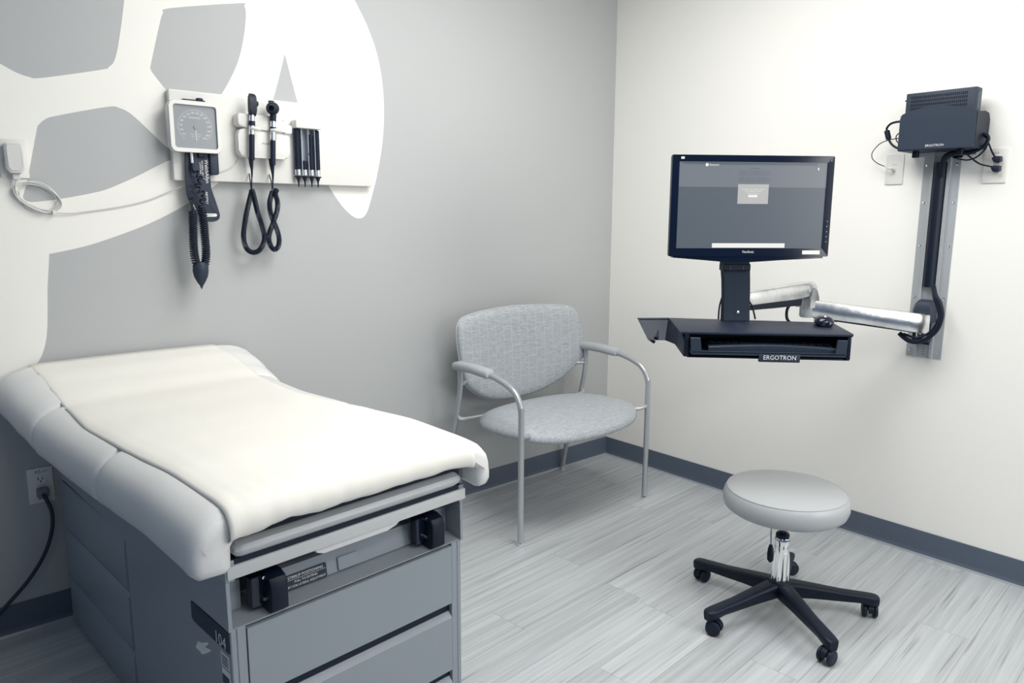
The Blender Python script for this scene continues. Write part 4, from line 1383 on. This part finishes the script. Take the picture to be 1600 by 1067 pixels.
def tray():
    """keyboard tray with mouse wing; local frame turned 8 degrees from the monitor"""
    zt = .985
    # corners in monitor frame
    FL, FR, BR, BL = (-.278, -.176), (.246, -.262), (.318, .005), (-.224, .150)
    t = thing('keyboard_tray', 'black plastic keyboard tray floating below the monitor', 'keyboard tray', M0+Vector((0, 0, zt)), MROT)
    dx = Vector((FR[0]-FL[0], FR[1]-FL[1])).normalized()      # front direction
    ang = math.atan2(dx.y, dx.x)
    # top deck
    deck = [FL, FR, (FR[0]+.012, FR[1]+.018), BR, BL]
    MB().prism(deck, XY, -.008, 0, .0025, 2).build('deck', M_RUBBER, t)
    F0 = Vector((FL[0], FL[1], 0))
    ex = Vector((dx.x, dx.y, 0)); ey = Vector((-dx.y, dx.x, 0)); ez = Vector((0, 0, 1))
    fm = lambda a, b, c: F0+ex*a+ey*b+ez*c
    WD = .531

    def fbox(x0, x1, y0, y1, z0, z1, bev=0):
        M = frame(F0, ex, ey, ez)
        return MB().box(x0, x1, y0, y1, z0, z1, bev, 2, M)
    # body shell around the keyboard slot
    fbox(.022, WD, .012, .24, -.086, -.080, .002).build('tray_bottom', M_BLACK, t)
    fbox(.010, .026, .004, .24, -.082, -.006, .002).build('tray_side', M_BLACK, t)
    fbox(WD-.014, WD-.001, .004, .22, -.082, -.006, .003).build('tray_side', M_BLACK, t)
    fbox(.02, WD-.01, .14, .16, -.082, -.006).build('tray_rear', M_BLACK, t)
    # slate frame front: U shaped face
    m = MB()
    U = [(.028, -.020), (.058, -.020), (.062, -.062), (.485, -.064), (.490, -.020), (WD-.014, -.020), (WD-.014, -.074), (.030, -.074)]
    U = [(.028, -.018), (.060, -.018), (.064, -.063), (WD-.050, -.063), (WD-.046, -.018), (WD-.016, -.018), (WD-.018, -.073), (.032, -.073)]
    m.prism(U, lambda a, b, tt: tuple(fm(a, tt, b)), -.006, .004, .0015, 1)
    fr = m.build('slot_frame', M_BLACKM, t)
    fbox(.028, WD-.016, -.006, .12, -.0665, -.0625).build('slide_shelf', M_BLACKM, t)
    fbox(.245, .372, -.0095, .004, -.092, -.066, .0015).build('badge_tab', M_BLACKM, t)
    text('ERGOTRON', .0205, M_PRINTW, t, frame(fm(.309, -.0100, -.0775), ex, ez, ey*-1), xs=.92, ext=.0002)
    # left wing: open scoop
    sc = M_RUBBER
    A, B, Cc = Vector((-.343, .150, 0)), Vector((-.226, .150, 0)), Vector((-.278, -.176, -.001))
    A2 = Vector((-.313, .10, -.073)); H = Vector((-.296, .085, -.085))
    D = Vector((-.264, .05, -.067)); D2 = Vector((-.252, -.05, -.066)); E = Vector((-.246, -.166, -.077))
    m = MB()

    def plate(pts, th=.003):
        P = [Vector(p) for p in pts]
        n = (P[1]-P[0]).cross(P[2]-P[0]).normalized()*th
        m.loft([P, [p+n for p in P]])
    zz = Vector((0, 0, 1))
    plate([A, B, B+Vector((0, -.012, -.002)), A+Vector((.006, -.012, -.002))], .003)
    m.build('scoop_rim', M_BLACKM, t)
    m = MB()
    plate([A, A2, D, B], .0025)                                   # sloped outer panel
    plate([A2, A2+Vector((.002, -.006, .006)), H+Vector((.006, 0, .008)), H], .0025)   # lower hook
    plate([B, D, D2, Cc.lerp(B, .45)], .0025)                     # inner panels
    plate([Cc.lerp(B, .45), D2, E, Cc], .0025)
    m.loft([[A+Vector((.020, -.004, -.014)), A2+Vector((.014, -.004, .012)), D+Vector((-.030, -.004, .010)), B+Vector((-.030, -.004, -.014))], [A+Vector((.024, -.008, -.018)), A2+Vector((.020, -.008, .014)), D+Vector((-.036, -.008, .014)), B+Vector((-.038, -.008, -.018))]])
    m.build('side_scoop', sc, t)
    # edge of the deck that overhangs the scoop
    MB().tube([B+Vector((0, -.004, -.003)), Cc+Vector((0, 0, -.003))], .003, 6).build('deck_edge', M_BLACKM, t)
    # keyboard inside the slot
    k = thing('keyboard', 'slim dark keyboard tucked in the slot of the tray', 'keyboard', M0+Vector((0, 0, zt)), MROT)
    M = frame(F0, ex, ey, ez)
    pr = []
    m = MB()
    rings = []
    for a in [i/16 for i in range(17)]:
        x = .088+a*.395
        top_ = -.046+.008*math.sin(PI*a)
        rings.append([fm(x, .004, -.0615), fm(x, .002, top_-.004), fm(x, .006, top_), fm(x, .125, top_+.004), fm(x, .125, -.0615)])
    m.loft(rings)
    m.build('keyboard_body', M_BLACKM, k)
    for r in range(3):
        for i in range(16):
            MB().box(.094+i*.024, .094+i*.024+.020, .025+r*.030, .025+r*.030+.024, -.0395, -.036, .001, 1, M).build('key', M_BLACK, k)
    # mouse
    mm = thing('computer_mouse', 'small black wired mouse at the right end of the keyboard tray', 'mouse', M0+MX*.250+MY*-.060+Vector((0, 0, zt)), MROT-.35)
    rings = []
    for y, s in ((-.050, .25), (-.047, .6), (-.038, .88), (-.015, 1.0), (.015, .95), (.036, .82), (.046, .55), (.049, .2)):
        ring = []
        for kx in range(16):
            a = 2*PI*kx/16
            ring.append((.032*s*math.cos(a), y, max(0.001, .015*s+.019*s*math.sin(a)) if math.sin(a) < 0 else .015*s+.021*s*math.sin(a)))
        rings.append(ring)
    MB().loft(rings).build('mouse_shell', M_BLACKG, mm, smooth=70)
    MB().lathe([(.0001, -.003), (.006, -.003), (.006, .003), (.0001, .003)], 14, Matrix.Translation((0, -.030, .032)) @ Matrix.Rotation(PI/2, 4, 'Y')).build('scroll_wheel', M_CHROME, mm)
    MB().tube(smooth_path([(0, .048, .010), (.004, .07, .006), (.030, .085, .004), (.055, .082, .004)], 5), .0022, 6).build('mouse_cable', M_BLACK, mm)
    return t


tray()


def arm():
    PM = Vector((-.070, -1.653, .948))
    PE = Vector((-.372, -1.338, 1.005))
    PC = M0+MX*-.01+MY*.085+Vector((0, 0, 1.056))
    # lower link: wall to elbow
    t = thing('jointed_wall_mount', 'polished jointed metal arm from the wall track to the monitor', 'wall mount', PM)
    o = PM
    d = (PE-PM); L = d.length
    ex = Vector((d.x, d.y, 0)).normalized()
    ey = Vector((-ex.y, ex.x, 0))
    sl = d.z/Vector((d.x, d.y, 0)).length
    def ringat(s, w_, h):
        c = Vector((0, 0, 0))+ex*s+Vector((0, 0, sl*s))
        return [c+ey*a*w_+Vector((0, 0, b*h)) for a, b in ((-1, -.86), (-.86, -1), (.86, -1), (1, -.86), (1, .86), (.86, 1), (-.86, 1), (-1, .86))]
    LL = Vector((d.x, d.y, 0)).length
    MB().loft([ringat(-.016, .022, .035), ringat(-.013, .024, .037), ringat(.06, .024, .036), ringat(LL*.55, .022, .032), ringat(LL-.02, .021, .030), ringat(LL+.02, .018, .028)]).build('lower_link', M_ALU, t)
    MB().loft([ringat(.03, .020, .002), ringat(LL-.03, .018, .002)]).build('cable_channel', M_BLACK, t, (0, 0, -.0375))
    # elbow
    ce = PE-o
    MB().lathe([(.0001, -.040), (.022, -.040), (.026, -.034), (.026, .046), (.0001, .046)], 28, Matrix.Translation(ce)).build('elbow_barrel', M_RAIL, t)
    # upper link: elbow to column, a rounded casting
    pu = PE+Vector((0, 0, .062))-o
    pc = PC-o
    d2 = pc-pu
    e2 = Vector((d2.x, d2.y, 0)).normalized()
    f2 = Vector((-e2.y, e2.x, 0))
    L2 = Vector((d2.x, d2.y, 0)).length
    s2 = d2.z/L2
    def r2(s, w_, zl, zh):
        zh *= 1.2; zl *= 1.1
        c = pu+e2*s+Vector((0, 0, s2*s))
        return [c+f2*(a*w_)+Vector((0, 0, b)) for a, b in ((-.8, zl), (.8, zl), (1, zl*.7), (1, zh*.6), (.75, zh*.93), (.3, zh), (-.3, zh), (-.75, zh*.93), (-1, zh*.6), (-1, zl*.7))]
    MB().loft([r2(-.034, .012, -.004, .010), r2(-.026, .022, -.014, .022), r2(-.010, .027, -.020, .030), r2(.03, .028, -.021, .031), r2(L2*.5, .027, -.020, .026), r2(L2-.03, .026, -.020, .022), r2(L2, .024, -.018, .020)]).build('upper_link', M_ALU, t, smooth=40)
    MB().loft([r2(.06, .020, -.045, -.019), r2(L2*.5, .020, -.042, -.019), r2(L2-.02, .020, -.036, -.018)]).build('spring_cover', M_BLACK, t)
    cface = pu+e2*.03+f2*(.0285 if f2.dot(Vector((-1, -1, 0))) > 0 else -.0285)+Vector((0, 0, .006))
    nf = (f2 if f2.dot(Vector((-1, -1, 0))) > 0 else -f2)
    MB().lathe([(.0001, 0), (.008, 0), (.008, .001), (.0065, .0014), (.0001, .0014)], 18, Matrix.Translation(cface) @ nf.to_track_quat('Z', 'Y').to_matrix().to_4x4()).build('link_pin', M_RAIL, t)
    MB().box(-.045, .045, -.006, .006, -.001, .001, .0005, 1, Matrix.Translation(pu+e2*.13+Vector((0, 0, .030+s2*.13))) @ Matrix.Rotation(math.atan2(e2.y, e2.x), 4, 'Z')).build('top_slot', M_RAIL, t)
    # elbow yoke
    MB().prism([(-.030, -.020), (.035, -.020), (.034, .02), (.018, .050), (0, .058), (-.018, .050), (-.026, .02)], lambda a, b, tt: tuple(ce+e2*(-a*.9-.0)+f2*tt+Vector((0, 0, b+.018))), -.032, -.026, .002, 1).build('yoke', M_ALU, t)
    MB().prism([(-.030, -.020), (.035, -.020), (.034, .02), (.018, .050), (0, .058), (-.018, .050), (-.026, .02)], lambda a, b, tt: tuple(ce+e2*(-a*.9-.0)+f2*tt+Vector((0, 0, b+.018))), .026, .032, .002, 1).build('yoke', M_ALU, t)
    # head pivot behind the riser
    MB().lathe([(.0001, -.045), (.020, -.045), (.022, -.040), (.022, .035), (.0001, .035)], 24, Matrix.Translation(pc+e2*.004)).build('head_pivot', M_BLACK, t)
    MB().box(-.03, .03, -.02, .03, -.030, .020, .003, 1, Matrix.Translation(pc) @ Matrix.Rotation(MROT, 4, 'Z')).build('tilt_bracket', M_BLACK, t)
    MB().box(-.030, .030, -.02, .04, -.062, -.040, .003, 1, Matrix.Translation(pc+Vector((0, 0, -.020))) @ Matrix.Rotation(MROT, 4, 'Z')).build('tray_bracket', M_BLACK, t)
    # cables
    m = MB().tube(smooth_path([Vector((-.05, -1.672, 1.090))-o, Vector((-.075, -1.690, 1.060))-o, Vector((-.085, -1.712, 1.030))-o, Vector((-.090, -1.724, .985))-o, Vector((-.095, -1.712, .930))-o, Vector((-.100, -1.670, .885))-o, Vector((-.105, -1.625, .880))-o, Vector((-.105, -1.585, .905))-o], 6), .0090, 10)
    m.build('cable_loop', M_BLACK, t)
    MB().tube(smooth_path([Vector((-.05, -1.668, 1.090))-o, Vector((-.070, -1.684, 1.050))-o, Vector((-.080, -1.705, 1.01))-o, Vector((-.086, -1.712, .975))-o, Vector((-.092, -1.694, .925))-o, Vector((-.100, -1.650, .895))-o, Vector((-.105, -1.60, .905))-o], 6), .0045, 8).build('cable_loop', M_BLACK, t)
    MB().tube(smooth_path([ce+e2*.10+Vector((0, 0, .020)), ce+e2*.12+Vector((0, 0, -.005)), ce+e2*.115+Vector((0, 0, -.04)), ce+e2*.08+Vector((0, 0, -.062))], 5), .0055, 8).build('hanging_wire', M_BLACK, t)
    return t


arm()


# ------------------------------------------------------------------ ceiling lamps (above the frame)
for i, (x, yv) in enumerate(((-1.45, -1.35), (-2.05, -3.25))):
    t = thing('ceiling_lamp', ('flat recessed ceiling lamp panel over the middle of the room' if i == 0 else 'flat recessed ceiling lamp panel behind the viewer'), 'lamp', (x, yv, ZC))
    m = MB()
    m.box(-.61, .61, -.305, -.285, -.02, -.0005); m.box(-.61, .61, .285, .305, -.02, -.0005)
    m.box(-.61, -.59, -.285, .285, -.02, -.0005); m.box(.59, .61, -.285, .285, -.02, -.0005)
    m.build('frame', M_PLASTIC, t)
    MB().box(-.588, .588, -.283, .283, -.012, -.0005).build('diffuser', mat('lamp_diffuser', (.9, .9, .9, 1), .6, emit=((1, 1, .98, 1), 1.5)), t)
